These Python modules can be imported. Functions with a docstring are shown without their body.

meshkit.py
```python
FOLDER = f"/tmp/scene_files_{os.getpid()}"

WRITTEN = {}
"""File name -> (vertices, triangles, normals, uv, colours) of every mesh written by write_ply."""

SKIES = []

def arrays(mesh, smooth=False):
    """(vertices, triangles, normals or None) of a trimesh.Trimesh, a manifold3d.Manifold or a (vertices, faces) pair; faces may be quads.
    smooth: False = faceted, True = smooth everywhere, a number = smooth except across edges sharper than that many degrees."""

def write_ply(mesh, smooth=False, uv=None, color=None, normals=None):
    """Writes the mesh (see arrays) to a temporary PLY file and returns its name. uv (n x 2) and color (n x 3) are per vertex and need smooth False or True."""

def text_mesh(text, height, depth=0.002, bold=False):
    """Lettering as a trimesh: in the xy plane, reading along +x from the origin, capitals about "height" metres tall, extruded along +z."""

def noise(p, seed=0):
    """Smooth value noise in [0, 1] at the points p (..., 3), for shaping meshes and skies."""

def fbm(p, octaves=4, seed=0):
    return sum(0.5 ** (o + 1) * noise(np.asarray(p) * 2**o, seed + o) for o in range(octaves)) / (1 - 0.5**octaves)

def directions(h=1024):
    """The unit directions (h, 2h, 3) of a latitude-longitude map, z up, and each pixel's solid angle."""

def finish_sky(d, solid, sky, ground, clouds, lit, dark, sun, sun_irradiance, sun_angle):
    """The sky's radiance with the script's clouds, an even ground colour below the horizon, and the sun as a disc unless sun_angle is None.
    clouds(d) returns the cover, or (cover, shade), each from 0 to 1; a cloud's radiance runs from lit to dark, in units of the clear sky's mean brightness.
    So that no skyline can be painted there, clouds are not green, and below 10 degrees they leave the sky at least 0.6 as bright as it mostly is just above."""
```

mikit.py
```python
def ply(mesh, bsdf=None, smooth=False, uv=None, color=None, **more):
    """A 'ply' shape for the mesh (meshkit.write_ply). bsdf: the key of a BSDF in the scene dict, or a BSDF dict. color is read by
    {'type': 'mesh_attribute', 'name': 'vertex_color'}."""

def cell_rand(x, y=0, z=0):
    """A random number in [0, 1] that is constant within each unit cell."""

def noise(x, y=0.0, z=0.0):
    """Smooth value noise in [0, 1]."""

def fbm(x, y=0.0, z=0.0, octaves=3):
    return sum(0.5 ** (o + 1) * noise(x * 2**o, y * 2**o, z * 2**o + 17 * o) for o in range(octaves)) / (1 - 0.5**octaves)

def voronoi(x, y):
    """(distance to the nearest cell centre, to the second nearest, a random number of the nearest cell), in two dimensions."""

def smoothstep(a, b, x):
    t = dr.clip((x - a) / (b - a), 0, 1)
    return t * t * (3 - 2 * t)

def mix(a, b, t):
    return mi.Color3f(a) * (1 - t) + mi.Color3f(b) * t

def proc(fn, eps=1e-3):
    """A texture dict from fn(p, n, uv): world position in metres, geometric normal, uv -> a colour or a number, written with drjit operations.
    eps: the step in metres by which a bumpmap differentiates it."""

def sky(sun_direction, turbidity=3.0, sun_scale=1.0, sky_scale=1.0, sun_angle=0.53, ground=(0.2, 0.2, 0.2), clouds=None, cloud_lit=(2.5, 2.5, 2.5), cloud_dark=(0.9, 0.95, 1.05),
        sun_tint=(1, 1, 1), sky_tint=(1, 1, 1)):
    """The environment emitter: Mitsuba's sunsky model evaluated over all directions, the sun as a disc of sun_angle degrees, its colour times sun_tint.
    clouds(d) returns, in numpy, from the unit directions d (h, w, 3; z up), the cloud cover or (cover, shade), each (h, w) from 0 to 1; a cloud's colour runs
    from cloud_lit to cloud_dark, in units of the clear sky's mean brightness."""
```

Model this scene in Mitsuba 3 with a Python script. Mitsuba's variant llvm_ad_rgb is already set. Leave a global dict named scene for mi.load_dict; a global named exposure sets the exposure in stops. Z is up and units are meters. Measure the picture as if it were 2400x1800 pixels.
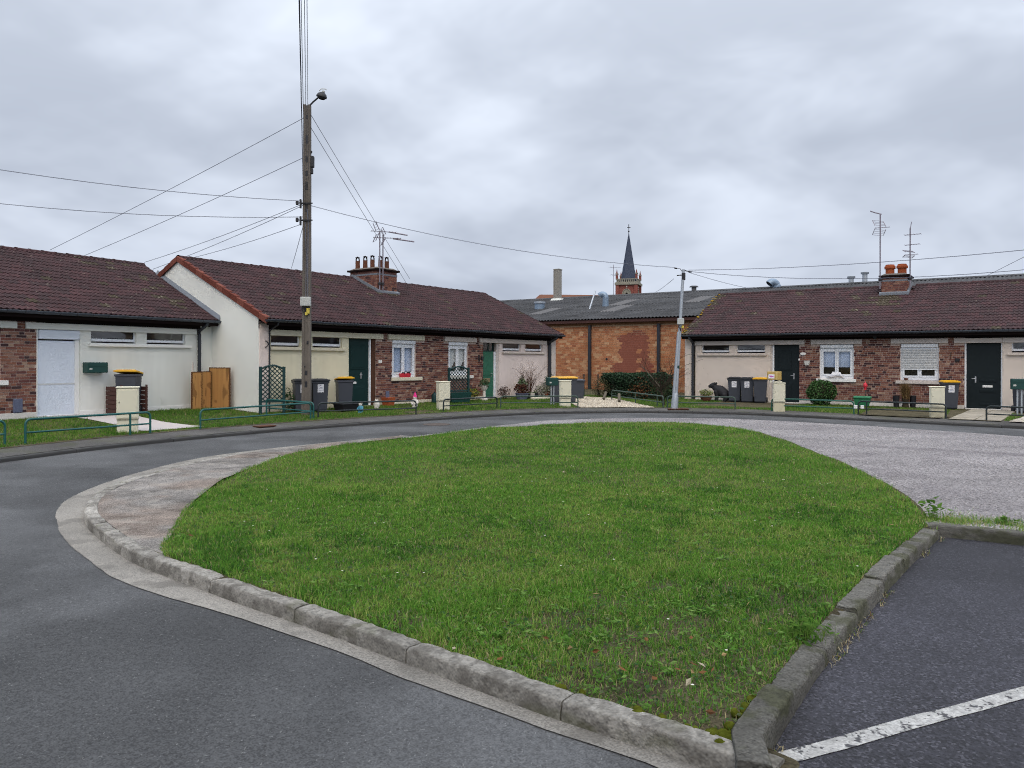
import math, random
import numpy as np
import trimesh
import drjit as dr
import mitsuba as mi
import mikit, meshkit
from mikit import noise, fbm, voronoi, cell_rand, smoothstep, mix
from scipy.spatial import Delaunay, cKDTree
from shapely.geometry import Polygon, LineString, Point
import shapely

T = mi.ScalarTransform4f
scene, labels = {}, {}
PI = math.pi

# ------------------------------------------------------------------ camera, sky, exposure
scene['camera'] = {'type': 'perspective', 'fov': 67.38, 'fov_axis': 'x', 'near_clip': 0.05, 'far_clip': 4000.0,
                   'principal_point_offset_y': 0.0307,
                   'to_world': T().look_at(origin=[0, 0, 1.6], target=[0, 1, 1.6], up=[-0.0031, 0, 1])}


def smooth01(t):
    t = np.clip(t, 0, 1)
    return t * t * (3 - 2 * t)


def clouds(d):
    q = d * np.array([1.0, 1.0, 1.75])                               # banks of cloud lie a little flattened

    def f(s, o, k=5):
        return sum(0.55 ** i * meshkit.noise(q * s * 2 ** i + o, seed=3 + i) for i in range(k)) / sum(0.55 ** i for i in range(k))
    q = q + (f(2.2, 4.0, 3)[..., None] - 0.5) * np.array([0.25, -0.2, 0.22])
    n = 0.55 * f(2.6, 5.2) + 0.45 * f(6.3, 8.1, 5)
    m = 0.68 + 0.36 * smooth01((n - 0.32) / 0.36)                    # thinner and thicker cloud
    lum = m * (1 + 2.2 * np.clip(d[..., 2], 0, 1) ** 2.2)            # an overcast sky is brightest overhead
    return np.ones_like(lum), np.clip((4.0 - lum) / 3.6, 0, 1)


# cloud_lit stands for luminance 4.0, cloud_dark for 0.4
SKY = dict(turbidity=3.0, sun_scale=0.30, sun_angle=40.0, ground=(0.15, 0.15, 0.14), clouds=clouds,
           cloud_lit=(11.2, 11.9, 12.9), cloud_dark=(0.90, 1.06, 1.40))
scene['sky'] = mikit.sky([0.02, -0.70, 0.71], **SKY)
exposure = 1.62

# ------------------------------------------------------------------ helpers


def mat(d, P):
    """frame: x along d, y = d turned left, z up, at P (x, y[, z])"""
    d = np.array(d, float) / np.hypot(*d)
    m = np.eye(4)
    m[:2, 0] = d
    m[:2, 1] = (-d[1], d[0])
    m[0, 3], m[1, 3] = P[0], P[1]
    m[2, 3] = P[2] if len(P) > 2 else 0
    return m


def rotz(a, P=(0, 0, 0)):
    return mat((math.cos(a), math.sin(a)), P)


def tr(x, y, z):
    m = np.eye(4)
    m[:3, 3] = (x, y, z)
    return m


def sc(x, y, z):
    return np.diag([x, y, z, 1.0])


def numbered(name):
    if name not in used:
        used.add(name)
        return name
    k = 1
    while f'{name}_{k:03d}' in used:
        k += 1
    used.add(f'{name}_{k:03d}')
    return f'{name}_{k:03d}'


used = set()


def put(key, ply, M=None):
    key = numbered(key)
    d = dict(ply)
    if M is not None:
        d['to_world'] = T(np.ascontiguousarray(M))
    scene[key] = d
    return key


def add(key, mesh, bsdf, M=None, smooth=False, color=None):
    if isinstance(mesh, MB):
        mesh = mesh.mesh()
    return put(key, mikit.ply(mesh, bsdf, smooth=smooth, color=color), M)


def thing(name, label, cat, group=None):
    k = numbered(name)
    labels[k] = {'label': label, 'category': cat}
    if group:
        labels[k]['group'] = group
    return k


def tag(k, label=None, cat=None, group=None, kind=None):
    labels[k] = {a: b for a, b in (('label', label), ('category', cat), ('group', group), ('kind', kind)) if b}
    return k


class MB:
    def __init__(s):
        s.v, s.f, s.n = [], [], 0

    def put(s, v, f, M=None):
        v = np.asarray(v, float)
        f = np.asarray(f, int)
        if f.shape[1] == 4:
            f = np.vstack([f[:, [0, 1, 2]], f[:, [0, 2, 3]]])
        if M is not None:
            v = v @ M[:3, :3].T + M[:3, 3]
        s.v.append(v)
        s.f.append(f + s.n)
        s.n += len(v)
        return s

    def box(s, x0, x1, y0, y1, z0, z1, M=None):
        v = np.array([[x, y, z] for x in (x0, x1) for y in (y0, y1) for z in (z0, z1)], float)
        f = [[0, 1, 3, 2], [4, 6, 7, 5], [0, 4, 5, 1], [2, 3, 7, 6], [0, 2, 6, 4], [1, 5, 7, 3]]
        return s.put(v, f, M)

    def cbox(s, x0, x1, y0, y1, z0, z1, c=0.01, M=None):
        p = []
        for sx in (0, 1):
            for sy in (0, 1):
                for sz in (0, 1):
                    X, Y, Z = (x0, x1)[sx], (y0, y1)[sy], (z0, z1)[sz]
                    cx, cy, cz = (c, -c)[sx], (c, -c)[sy], (c, -c)[sz]
                    p += [(X + cx, Y + cy, Z), (X + cx, Y, Z + cz), (X, Y + cy, Z + cz)]
        h = trimesh.Trimesh(p).convex_hull
        return s.put(h.vertices, h.faces, M)

    def hull(s, pts, M=None):
        h = trimesh.Trimesh(np.array(pts, float)).convex_hull
        return s.put(h.vertices, h.faces, M)

    def tube(s, pts, r, n=6, caps=True, M=None):
        p = np.asarray(pts, float)
        r = np.broadcast_to(r, (len(p),)).astype(float)
        t = np.gradient(p, axis=0) if len(p) > 2 else np.repeat((p[1:] - p[:1]), 2, 0)
        t /= np.linalg.norm(t, axis=1, keepdims=True) + 1e-12
        a = np.cross(t, np.where(np.abs(t[:, 2:]) < 0.9, [0, 0, 1.0], [1.0, 0, 0]))
        a /= np.linalg.norm(a, axis=1, keepdims=True) + 1e-12
        for i in range(1, len(a)):
            if a[i] @ a[i - 1] < 0:
                a[i] *= -1
        b = np.cross(t, a)
        g = np.arange(n) * 2 * PI / n
        v = p[:, None] + r[:, None, None] * (np.cos(g)[None, :, None] * a[:, None] + np.sin(g)[None, :, None] * b[:, None])
        i, j = np.meshgrid(np.arange(len(p) - 1), np.arange(n), indexing='ij')
        q = np.stack([i * n + j, i * n + (j + 1) % n, (i + 1) * n + (j + 1) % n, (i + 1) * n + j], -1).reshape(-1, 4)
        v = v.reshape(-1, 3)
        f = np.vstack([q[:, [0, 1, 2]], q[:, [0, 2, 3]]])
        if caps:
            for base, pt in ((0, p[0]), ((len(p) - 1) * n, p[-1])):
                c = len(v)
                v = np.vstack([v, pt])
                k = np.arange(n)
                f = np.vstack([f, np.stack([base + k, base + (k + 1) % n, np.full(n, c)], 1)])
        return s.put(v, f, M)

    def cyl(s, p0, p1, r0, r1=None, n=12, M=None):
        return s.tube([p0, p1], [r0, r0 if r1 is None else r1], n, True, M)

    def sph(s, c, r, M=None, sub=2):
        k = trimesh.creation.icosphere(sub)
        return s.put(k.vertices * np.broadcast_to(r, (3,)) + np.array(c), k.faces, M)

    def lathe(s, prof, c=(0, 0, 0), n=16, M=None):
        """prof: list of (r, z)"""
        prof = np.array(prof, float)
        g = np.arange(n) * 2 * PI / n
        v = np.stack([prof[:, 0, None] * np.cos(g), prof[:, 0, None] * np.sin(g), np.repeat(prof[:, 1, None], n, 1)], -1).reshape(-1, 3) + np.array(c)
        i, j = np.meshgrid(np.arange(len(prof) - 1), np.arange(n), indexing='ij')
        q = np.stack([i * n + j, i * n + (j + 1) % n, (i + 1) * n + (j + 1) % n, (i + 1) * n + j], -1).reshape(-1, 4)
        return s.put(v, q, M)

    def extr(s, poly, depth, M=None):
        m = trimesh.creation.extrude_polygon(poly, depth, engine='earcut')
        return s.put(m.vertices, m.faces, M)

    def mesh(s):
        return np.vstack(s.v), np.vstack(s.f)


def wallM(y1):
    """maps an extrusion drawn in (x, z) with depth along +z to a wall of the facade frame: x, z kept, depth from y1 towards the viewer"""
    m = np.eye(4)
    m[:3, :3] = [[1, 0, 0], [0, 0, -1], [0, 1, 0]]
    m[1, 3] = y1
    return m


def rect(x0, x1, z0, z1):
    return Polygon([(x0, z0), (x1, z0), (x1, z1), (x0, z1)])


def sheet(poly, hfun, step, jitter=0.0, seed=0):
    """triangulated sheet over polygon at height hfun(xy)"""
    b = poly.bounds
    rng = np.random.default_rng(seed)
    gx, gy = np.meshgrid(np.arange(b[0], b[2], step), np.arange(b[1], b[3], step))
    p = np.stack([gx.ravel(), gy.ravel()], 1)
    p += rng.uniform(-.3, .3, p.shape) * step
    inside = shapely.contains_xy(poly.buffer(-step * .4), p[:, 0], p[:, 1])
    p = p[inside]
    ring = []
    for r in [poly.exterior, *poly.interiors]:
        n = max(8, int(r.length / step))
        ring += [r.interpolate(t * r.length / n).coords[0] for t in range(n)] + list(r.coords)
    p = np.unique(np.round(np.vstack([p, np.array(ring)]), 4), axis=0)
    d = Delaunay(p)
    f = d.simplices
    c = p[f].mean(1)
    f = f[shapely.contains_xy(poly, c[:, 0], c[:, 1])]
    a = p[f]
    cr = (a[:, 1, 0] - a[:, 0, 0]) * (a[:, 2, 1] - a[:, 0, 1]) - (a[:, 1, 1] - a[:, 0, 1]) * (a[:, 2, 0] - a[:, 0, 0])
    f = f[np.abs(cr) > 1e-7]
    cr = cr[np.abs(cr) > 1e-7]
    f = np.where(cr[:, None] < 0, f[:, ::-1], f)
    z = hfun(p)
    return np.column_stack([p, z]), f


def smooth_line(pts, n=6, closed=False):
    """Catmull-Rom through the points"""
    p = np.array(pts, float)
    if closed:
        q = np.vstack([p[-1:], p, p[:2]])
    else:
        q = np.vstack([2 * p[0] - p[1], p, 2 * p[-1] - p[-2]])
    out = []
    for i in range(1, len(q) - 2):
        a, b, c, d = q[i - 1:i + 3]
        for t in np.arange(n) / n:
            out.append(.5 * (2 * b + (c - a) * t + (2 * a - 5 * b + 4 * c - d) * t * t + (3 * b - a - 3 * c + d) * t ** 3))
    if not closed:
        out.append(p[-1])
    return np.array(out)


# ------------------------------------------------------------------ materials
def plain(name, rgb, rough=0.7, spec=0.3, metal=0.0, coat=0.0):
    d = {'type': 'principled', 'base_color': {'type': 'rgb', 'value': list(rgb)}, 'roughness': rough, 'specular': spec, 'metallic': metal}
    if coat:
        d['clearcoat'] = coat
    scene[name] = {'type': 'twosided', 'bsdf': d}
    return name


def matte(name, rgb):
    scene[name] = {'type': 'twosided', 'bsdf': {'type': 'diffuse', 'reflectance': {'type': 'rgb', 'value': list(rgb)}}}
    return name


def procmat(name, fn, rough=0.85, spec=0.2, bump=None, bscale=1.0, eps=2e-3):
    d = {'type': 'principled', 'base_color': mikit.proc(fn), 'roughness': rough, 'specular': spec}
    if bump is not None:
        d = {'type': 'bumpmap', 'arbitrary': mikit.proc(bump, eps=eps), 'scale': bscale, 'bsdf': d}
    scene[name] = {'type': 'twosided', 'bsdf': d}
    return name


scene['grass_vc'] = {'type': 'principledthin', 'base_color': {'type': 'mesh_attribute', 'name': 'vertex_color'}, 'roughness': 0.6, 'diff_trans': 1.0, 'eta': 1.35}
scene['painted_vc'] = {'type': 'twosided', 'bsdf': {'type': 'diffuse', 'reflectance': {'type': 'mesh_attribute', 'name': 'vertex_color'}}}


def c_road(p, n, uv):
    g = noise(p.x * 160, p.y * 160, 3.0)
    g2 = noise(p.x * 55, p.y * 55, 1.0)
    big = fbm(p.x * 0.55, p.y * 0.55, 2.0, 4)
    mid = fbm(p.x * 2.6, p.y * 2.6, 7.0, 3)
    pt = smoothstep(0.40, 0.62, fbm(p.x * 0.9 + 3, p.y * 0.9, 6.0, 5))
    v = 0.060 * (0.30 + 0.65 * big + 0.35 * mid + 0.36 * pt) * (0.50 + 0.7 * g + 0.30 * g2)
    chip = smoothstep(0.90, 0.97, noise(p.x * 85, p.y * 85, 9.0))
    return mi.Color3f(v * 0.97, v * 1.0, v * 1.05) + chip * mi.Color3f(0.07, 0.07, 0.068)


def b_road(p, n, uv):
    return noise(p.x * 120, p.y * 120, 1.0) + 0.6 * noise(p.x * 50, p.y * 50, 2.0)


procmat('asphalt', c_road, 0.78, 0.3, b_road, 0.0035)


def c_park(p, n, uv):
    f1, f2, r = voronoi(p.x * 95, p.y * 95)
    big = fbm(p.x * 1.3, p.y * 1.3, 4.0, 4)
    v = 0.031 * (0.45 + 1.1 * big) * (0.35 + 1.2 * r) * (0.7 + 0.6 * noise(p.x * 210, p.y * 210, 1.0))
    chip = smoothstep(0.84, 1.0, r)
    return mi.Color3f(v * 0.95, v * 0.96, v * 1.25) + chip * mi.Color3f(0.042, 0.042, 0.048)


def b_park(p, n, uv):
    f1, f2, r = voronoi(p.x * 95, p.y * 95)
    return dr.maximum(0.0, 1 - f1 * 1.3) * (0.4 + 0.6 * r)


procmat('asphalt_coarse', c_park, 0.66, 0.35, b_park, 0.008)


def c_conc(p, n, uv):
    big = fbm(p.x * 1.7, p.y * 1.7, p.z * 1.7, 4)
    g = noise(p.x * 110, p.y * 110, p.z * 110)
    g2 = fbm(p.x * 42, p.y * 42, p.z * 42, 3)
    v = 0.27 * (0.40 + 0.8 * big) * (0.20 + 0.70 * g + 0.90 * g2)
    c = mi.Color3f(v * 1.02, v * 0.98, v * 0.90)
    dirt = smoothstep(0.47, 0.62, fbm(p.x * 9, p.y * 9, p.z * 6 + 3, 5))
    moss = smoothstep(0.60, 0.72, fbm(p.x * 3.1 + 9, p.y * 3.1, p.z * 5, 4))
    c = mix(c, mi.Color3f(0.045, 0.040, 0.034), dirt * 0.45)
    return mix(c, mi.Color3f(0.055, 0.060, 0.022), moss * 0.4)


def c_kerb2(p, n, uv):
    big = fbm(p.x * 2.1, p.y * 2.1, p.z * 2.1, 4)
    g = noise(p.x * 130, p.y * 130, p.z * 130)
    g2 = fbm(p.x * 42, p.y * 42, p.z * 42, 3)
    v = 0.115 * (0.35 + 0.9 * big) * (0.30 + 0.8 * g + 0.6 * g2)
    moss = smoothstep(0.46, 0.62, fbm(p.x * 5.1 + 9, p.y * 5.1, p.z * 5, 5))
    return mix(mi.Color3f(v, v * 0.98, v * 0.90), mi.Color3f(0.040, 0.044, 0.020) * (0.5 + g2), moss * 0.6)


def b_conc(p, n, uv):
    return fbm(p.x * 45, p.y * 45, p.z * 45, 3) + 0.4 * noise(p.x * 140, p.y * 140, p.z * 140)


procmat('kerb_concrete', c_conc, 0.95, 0.1, b_conc, 0.007)
procmat('kerb_dark', c_kerb2, 0.95, 0.1, b_conc, 0.012)


def c_gut(p, n, uv):
    g = noise(p.x * 140, p.y * 140, 3.0)
    big = fbm(p.x * 2.2, p.y * 2.2, 2.0, 4)
    v = 0.215 * (0.62 + 0.55 * big) * (0.66 + 0.6 * g)
    st = smoothstep(0.55, 0.75, fbm(p.x * 5.5, p.y * 5.5, 6.0, 3))
    return mix(mi.Color3f(v * 1.03, v * 0.98, v * 0.90), mi.Color3f(0.09, 0.085, 0.078), st * 0.5)


procmat('gutter_concrete', c_gut, 0.9, 0.15, b_road, 0.003)


def c_pave(p, n, uv):
    g = noise(p.x * 90, p.y * 90, 3.0)
    big = fbm(p.x * 1.4, p.y * 1.4, 2.0, 4)
    v = 0.085 * (0.50 + 0.7 * big) * (0.55 + 0.7 * g)
    moss = smoothstep(0.56, 0.70, fbm(p.x * 2.3 + 4, p.y * 2.3, 1.0, 4))
    return mix(mi.Color3f(v * 1.03, v, v * 0.97), mi.Color3f(0.05, 0.055, 0.03), moss * 0.45)


procmat('pavement_asphalt', c_pave, 0.9, 0.15)


def c_pink(p, n, uv):
    f1, f2, r = voronoi(p.x * 52, p.y * 52)
    w = fbm(p.x * 0.8, p.y * 1.6, 3.0, 4)
    wear = smoothstep(0.57, 0.70, fbm(p.x * 0.55 + p.y * 0.75, p.y * 1.1 - p.x * 0.9, 8.0, 4)) * 0.6
    # a wheel rut where the chippings are pushed aside and the dark bed shows
    rut = dr.abs(p.y - (14.75 - 0.62 * (p.x - 6.0)) - 0.35 * (noise(p.x * 0.7, 3.0) - 0.5)) + 0.30 * (fbm(p.x * 3, p.y * 3, 5.0, 3) - 0.5)
    wear = dr.maximum(wear, (1 - smoothstep(0.08, 0.42, rut)) * smoothstep(5.6, 6.6, p.x))
    v = 0.31 * (0.62 + 0.4 * w) * (0.28 + 1.1 * r)
    c = mi.Color3f(v * 1.04, v * 0.99, v * 1.02)
    return mix(c, mi.Color3f(0.13, 0.12, 0.13) * (0.6 + 0.8 * r), wear * 0.55)


def b_pink(p, n, uv):
    f1, f2, r = voronoi(p.x * 52, p.y * 52)
    return dr.maximum(0.0, 1 - f1 * 1.4) * (0.5 + 0.5 * r)


procmat('gravel_pink', c_pink, 0.9, 0.15, b_pink, 0.012)


def c_beige(p, n, uv):
    f1, f2, r = voronoi(p.x * 22, p.y * 22)
    w = fbm(p.x * 1.1, p.y * 1.1, 3.0, 4)
    v = 0.44 * (0.55 + 0.6 * w) * (0.5 + 0.8 * r)
    return mi.Color3f(v * 1.06, v * 0.97, v * 0.82)


procmat('gravel_beige', c_beige, 0.9, 0.15, lambda p, n, uv: b_pink(p * 0.5, n, uv), 0.02)


def c_dirt(p, n, uv):
    w = fbm(p.x * 3.0, p.y * 3.0, 1.0, 5)
    h = fbm(p.x * 11, p.y * 11, 5.0, 4)
    g = noise(p.x * 130, p.y * 130, 2.0)
    v = 0.145 * (0.10 + 1.1 * w + 0.65 * h) * (0.45 + 1.0 * g)
    br = smoothstep(0.46, 0.64, fbm(p.x * 1.3 + 3, p.y * 1.3, 9.0, 4))
    c = mix(mi.Color3f(v * 1.04, v * 0.98, v * 0.93), mi.Color3f(v * 0.95, v * 0.76, v * 0.64), br * 0.7)
    lt = smoothstep(0.60, 0.78, fbm(p.x * 5.5, p.y * 5.5, 12.0, 4))
    return mix(c, mi.Color3f(0.30, 0.28, 0.25), lt * 0.35)


procmat('bare_dirt', c_dirt, 0.95, 0.1, b_conc, 0.006)


def c_soil(p, n, uv):
    w = fbm(p.x * 6.0, p.y * 6.0, 1.0, 4)
    g = noise(p.x * 120, p.y * 120, 2.0)
    v = 0.05 * (0.4 + 1.1 * w) * (0.5 + 0.9 * g)
    return mi.Color3f(v * 1.15, v * 1.0, v * 0.62)


procmat('soil', c_soil, 0.95, 0.1)


def c_line(p, n, uv):
    g = noise(p.x * 120, p.y * 120, 2.0)
    w = fbm(p.x * 30, p.y * 30, 1.0, 4)
    worn = smoothstep(0.55, 0.68, fbm(p.x * 22 + 5, p.y * 22, 4.0, 4) * 0.65 + 0.35 * noise(p.x * 90, p.y * 90, 6.0))
    v = 0.40 * (0.55 + 0.6 * w) * (0.7 + 0.45 * g)
    return mix(mi.Color3f(v, v, v * 0.98), mi.Color3f(0.06, 0.06, 0.065), worn)


procmat('line_paint', c_line, 0.8, 0.25, b_park, 0.004)


def render_mat(name, rgb):
    r, g_, b = rgb

    def fn(p, n, uv):
        w = fbm(p.x * 0.9 + p.y * 0.9, p.z * 0.7, 2.0, 4)
        s = fbm((p.x + p.y) * 7, p.z * 1.2, 5.0, 3)
        k = (0.90 + 0.14 * w) * (0.95 + 0.09 * s)
        return mi.Color3f(r, g_, b) * k
    return procmat(name, fn, 0.92, 0.12)


render_mat('render_white', (0.70, 0.72, 0.69))
render_mat('render_cream', (0.70, 0.66, 0.50))
render_mat('render_pink', (0.70, 0.61, 0.575))
render_mat('render_rose', (0.66, 0.585, 0.525))
matte('lintel_white', (0.68, 0.70, 0.67))
matte('lintel_cream', (0.68, 0.64, 0.50))
matte('lintel_pink', (0.64, 0.575, 0.53))
matte('lintel_grey', (0.56, 0.51, 0.48))
matte('trim_white', (0.74, 0.75, 0.74))
matte('trim_cream', (0.62, 0.58, 0.46))
matte('trim_rose', (0.58, 0.52, 0.48))
matte('plinth_cream', (0.62, 0.57, 0.45))
matte('plinth_white', (0.62, 0.60, 0.57))
plain('pvc_white', (0.72, 0.75, 0.80), 0.35, 0.4)
plain('shutter_white', (0.60, 0.66, 0.76), 0.45, 0.35)
plain('shutter_grey', (0.50, 0.52, 0.54), 0.5, 0.35)
plain('door_bottle_green', (0.005, 0.026, 0.026), 0.5, 0.22)
plain('door_black_green', (0.007, 0.013, 0.016), 0.5, 0.22)
plain('door_green', (0.028, 0.125, 0.078), 0.5, 0.35)
plain('brass', (0.55, 0.46, 0.28), 0.35, 0.5, 0.8)
plain('steel', (0.55, 0.55, 0.56), 0.35, 0.5, 0.9)
plain('galvanised', (0.40, 0.44, 0.49), 0.45, 0.5, 0.55)
plain('zinc', (0.20, 0.23, 0.27), 0.5, 0.5, 0.3)
plain('flashing_zinc', (0.17, 0.19, 0.22), 0.55, 0.4, 0.2)
plain('gutter_dark', (0.020, 0.024, 0.034), 0.4, 0.45)
plain('gutter_zinc', (0.050, 0.062, 0.082), 0.4, 0.5, 0.2)
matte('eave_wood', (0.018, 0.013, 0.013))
matte('interior_dark', (0.42, 0.40, 0.37))
matte('curtain_blue', (0.45, 0.55, 0.72))
matte('curtain_white', (0.62, 0.66, 0.68))
matte('tile_under', (0.045, 0.027, 0.027))
scene['window_glass'] = {'type': 'thindielectric', 'int_ior': 1.5}
plain('terracotta', (0.30, 0.075, 0.03), 0.85, 0.15)
plain('terracotta_dark', (0.13, 0.055, 0.035), 0.85, 0.15)
plain('verge_red', (0.125, 0.040, 0.030), 0.9, 0.1)
plain('verge_red_pale', (0.17, 0.060, 0.045), 0.9, 0.1)
plain('plastic_grey', (0.050, 0.056, 0.072), 0.5, 0.35)
plain('plastic_dark', (0.022, 0.024, 0.030), 0.5, 0.35)
plain('plastic_yellow', (0.62, 0.33, 0.015), 0.45, 0.35)
plain('paper_white', (0.70, 0.71, 0.76), 0.8, 0.1)
plain('ink_blue', (0.10, 0.11, 0.22), 0.8, 0.1)
plain('ink_magenta', (0.45, 0.14, 0.40), 0.8, 0.1)
plain('mailbox_green', (0.010, 0.048, 0.044), 0.45, 0.35)
plain('rail_green', (0.012, 0.085, 0.080), 0.42, 0.4)
plain('rail_dark', (0.016, 0.024, 0.026), 0.45, 0.4)
plain('rail_olive', (0.045, 0.075, 0.060), 0.55, 0.35)
plain('rail_teal', (0.022, 0.095, 0.072), 0.5, 0.35)
plain('meter_cream', (0.62, 0.60, 0.48), 0.6, 0.25)
plain('meter_seam', (0.25, 0.24, 0.19), 0.8, 0.1)
plain('meter_plinth', (0.52, 0.49, 0.36), 0.85, 0.1)
plain('trellis_green', (0.008, 0.036, 0.038), 0.55, 0.3)
plain('lamp_black', (0.016, 0.017, 0.022), 0.5, 0.4)
plain('cable_black', (0.11, 0.12, 0.16), 0.6, 0.3)
plain('cable_grey', (0.12, 0.13, 0.16), 0.6, 0.3)
plain('box_grey', (0.42, 0.44, 0.43), 0.6, 0.3)
plain('tape_yellow', (0.55, 0.45, 0.08), 0.6, 0.3)
plain('cardboard', (0.42, 0.29, 0.10), 0.85, 0.1)
plain('cardboard_edge', (0.50, 0.38, 0.16), 0.85, 0.1)
plain('brown_plastic', (0.060, 0.026, 0.022), 0.6, 0.3)
plain('red_plastic', (0.55, 0.03, 0.05), 0.45, 0.4)
plain('pink_petals', (0.65, 0.04, 0.22), 0.7, 0.2)
plain('green_plastic', (0.025, 0.16, 0.075), 0.5, 0.35)
plain('statue_dark', (0.022, 0.022, 0.026), 0.7, 0.25)
plain('stone_white', (0.58, 0.56, 0.52), 0.85, 0.15)
plain('glaze_blue', (0.05, 0.22, 0.32), 0.5, 0.35)
plain('pot_bluegrey', (0.10, 0.115, 0.18), 0.6, 0.3)
plain('pot_black', (0.014, 0.014, 0.018), 0.55, 0.3)
plain('enamel_white', (0.70, 0.70, 0.68), 0.4, 0.4)
plain('iron_rust', (0.075, 0.035, 0.022), 0.85, 0.2)
plain('iron_cover', (0.060, 0.048, 0.042), 0.8, 0.3)
plain('aluminium_duct', (0.20, 0.27, 0.36), 0.45, 0.5, 0.4)
plain('antenna_metal', (0.22, 0.20, 0.24), 0.5, 0.5, 0.3)
matte('slate', (0.065, 0.078, 0.115))
matte('church_brick', (0.23, 0.085, 0.072))
matte('church_stone', (0.27, 0.26, 0.22))
matte('church_dark', (0.09, 0.035, 0.03))
matte('roof_red_far', (0.17, 0.085, 0.06))
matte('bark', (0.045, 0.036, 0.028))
matte('bark_grey', (0.14, 0.125, 0.10))
matte('far_twig', (0.20, 0.18, 0.17))
plain('flue_concrete', (0.26, 0.25, 0.23), 0.9, 0.1)
matte('mesh_green', (0.02, 0.07, 0.04))

BRICKS = [(0.165, 0.072, 0.058), (0.115, 0.050, 0.046), (0.235, 0.130, 0.100), (0.055, 0.032, 0.034), (0.205, 0.092, 0.064), (0.30, 0.205, 0.155)]
BW = [0.26, 0.20, 0.20, 0.12, 0.14, 0.08]
for i, c in enumerate(BRICKS):
    plain(f'brick_{i}', c, 0.9, 0.12)
matte('mortar', (0.50, 0.40, 0.355))
matte('mortar_dark', (0.20, 0.14, 0.12))
WBR = [(0.37, 0.165, 0.085), (0.345, 0.142, 0.072), (0.41, 0.20, 0.11), (0.31, 0.125, 0.070), (0.46, 0.28, 0.165)]
WW = [0.32, 0.22, 0.24, 0.10, 0.12]
for i, c in enumerate(WBR):
    plain(f'hollow_brick_{i}', c, 0.9, 0.12)
plain('patch_brick', (0.215, 0.078, 0.055), 0.9, 0.12)
plain('patch_paint', (0.25, 0.11, 0.08), 0.9, 0.12)
matte('mortar_light', (0.50, 0.37, 0.25))


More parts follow.
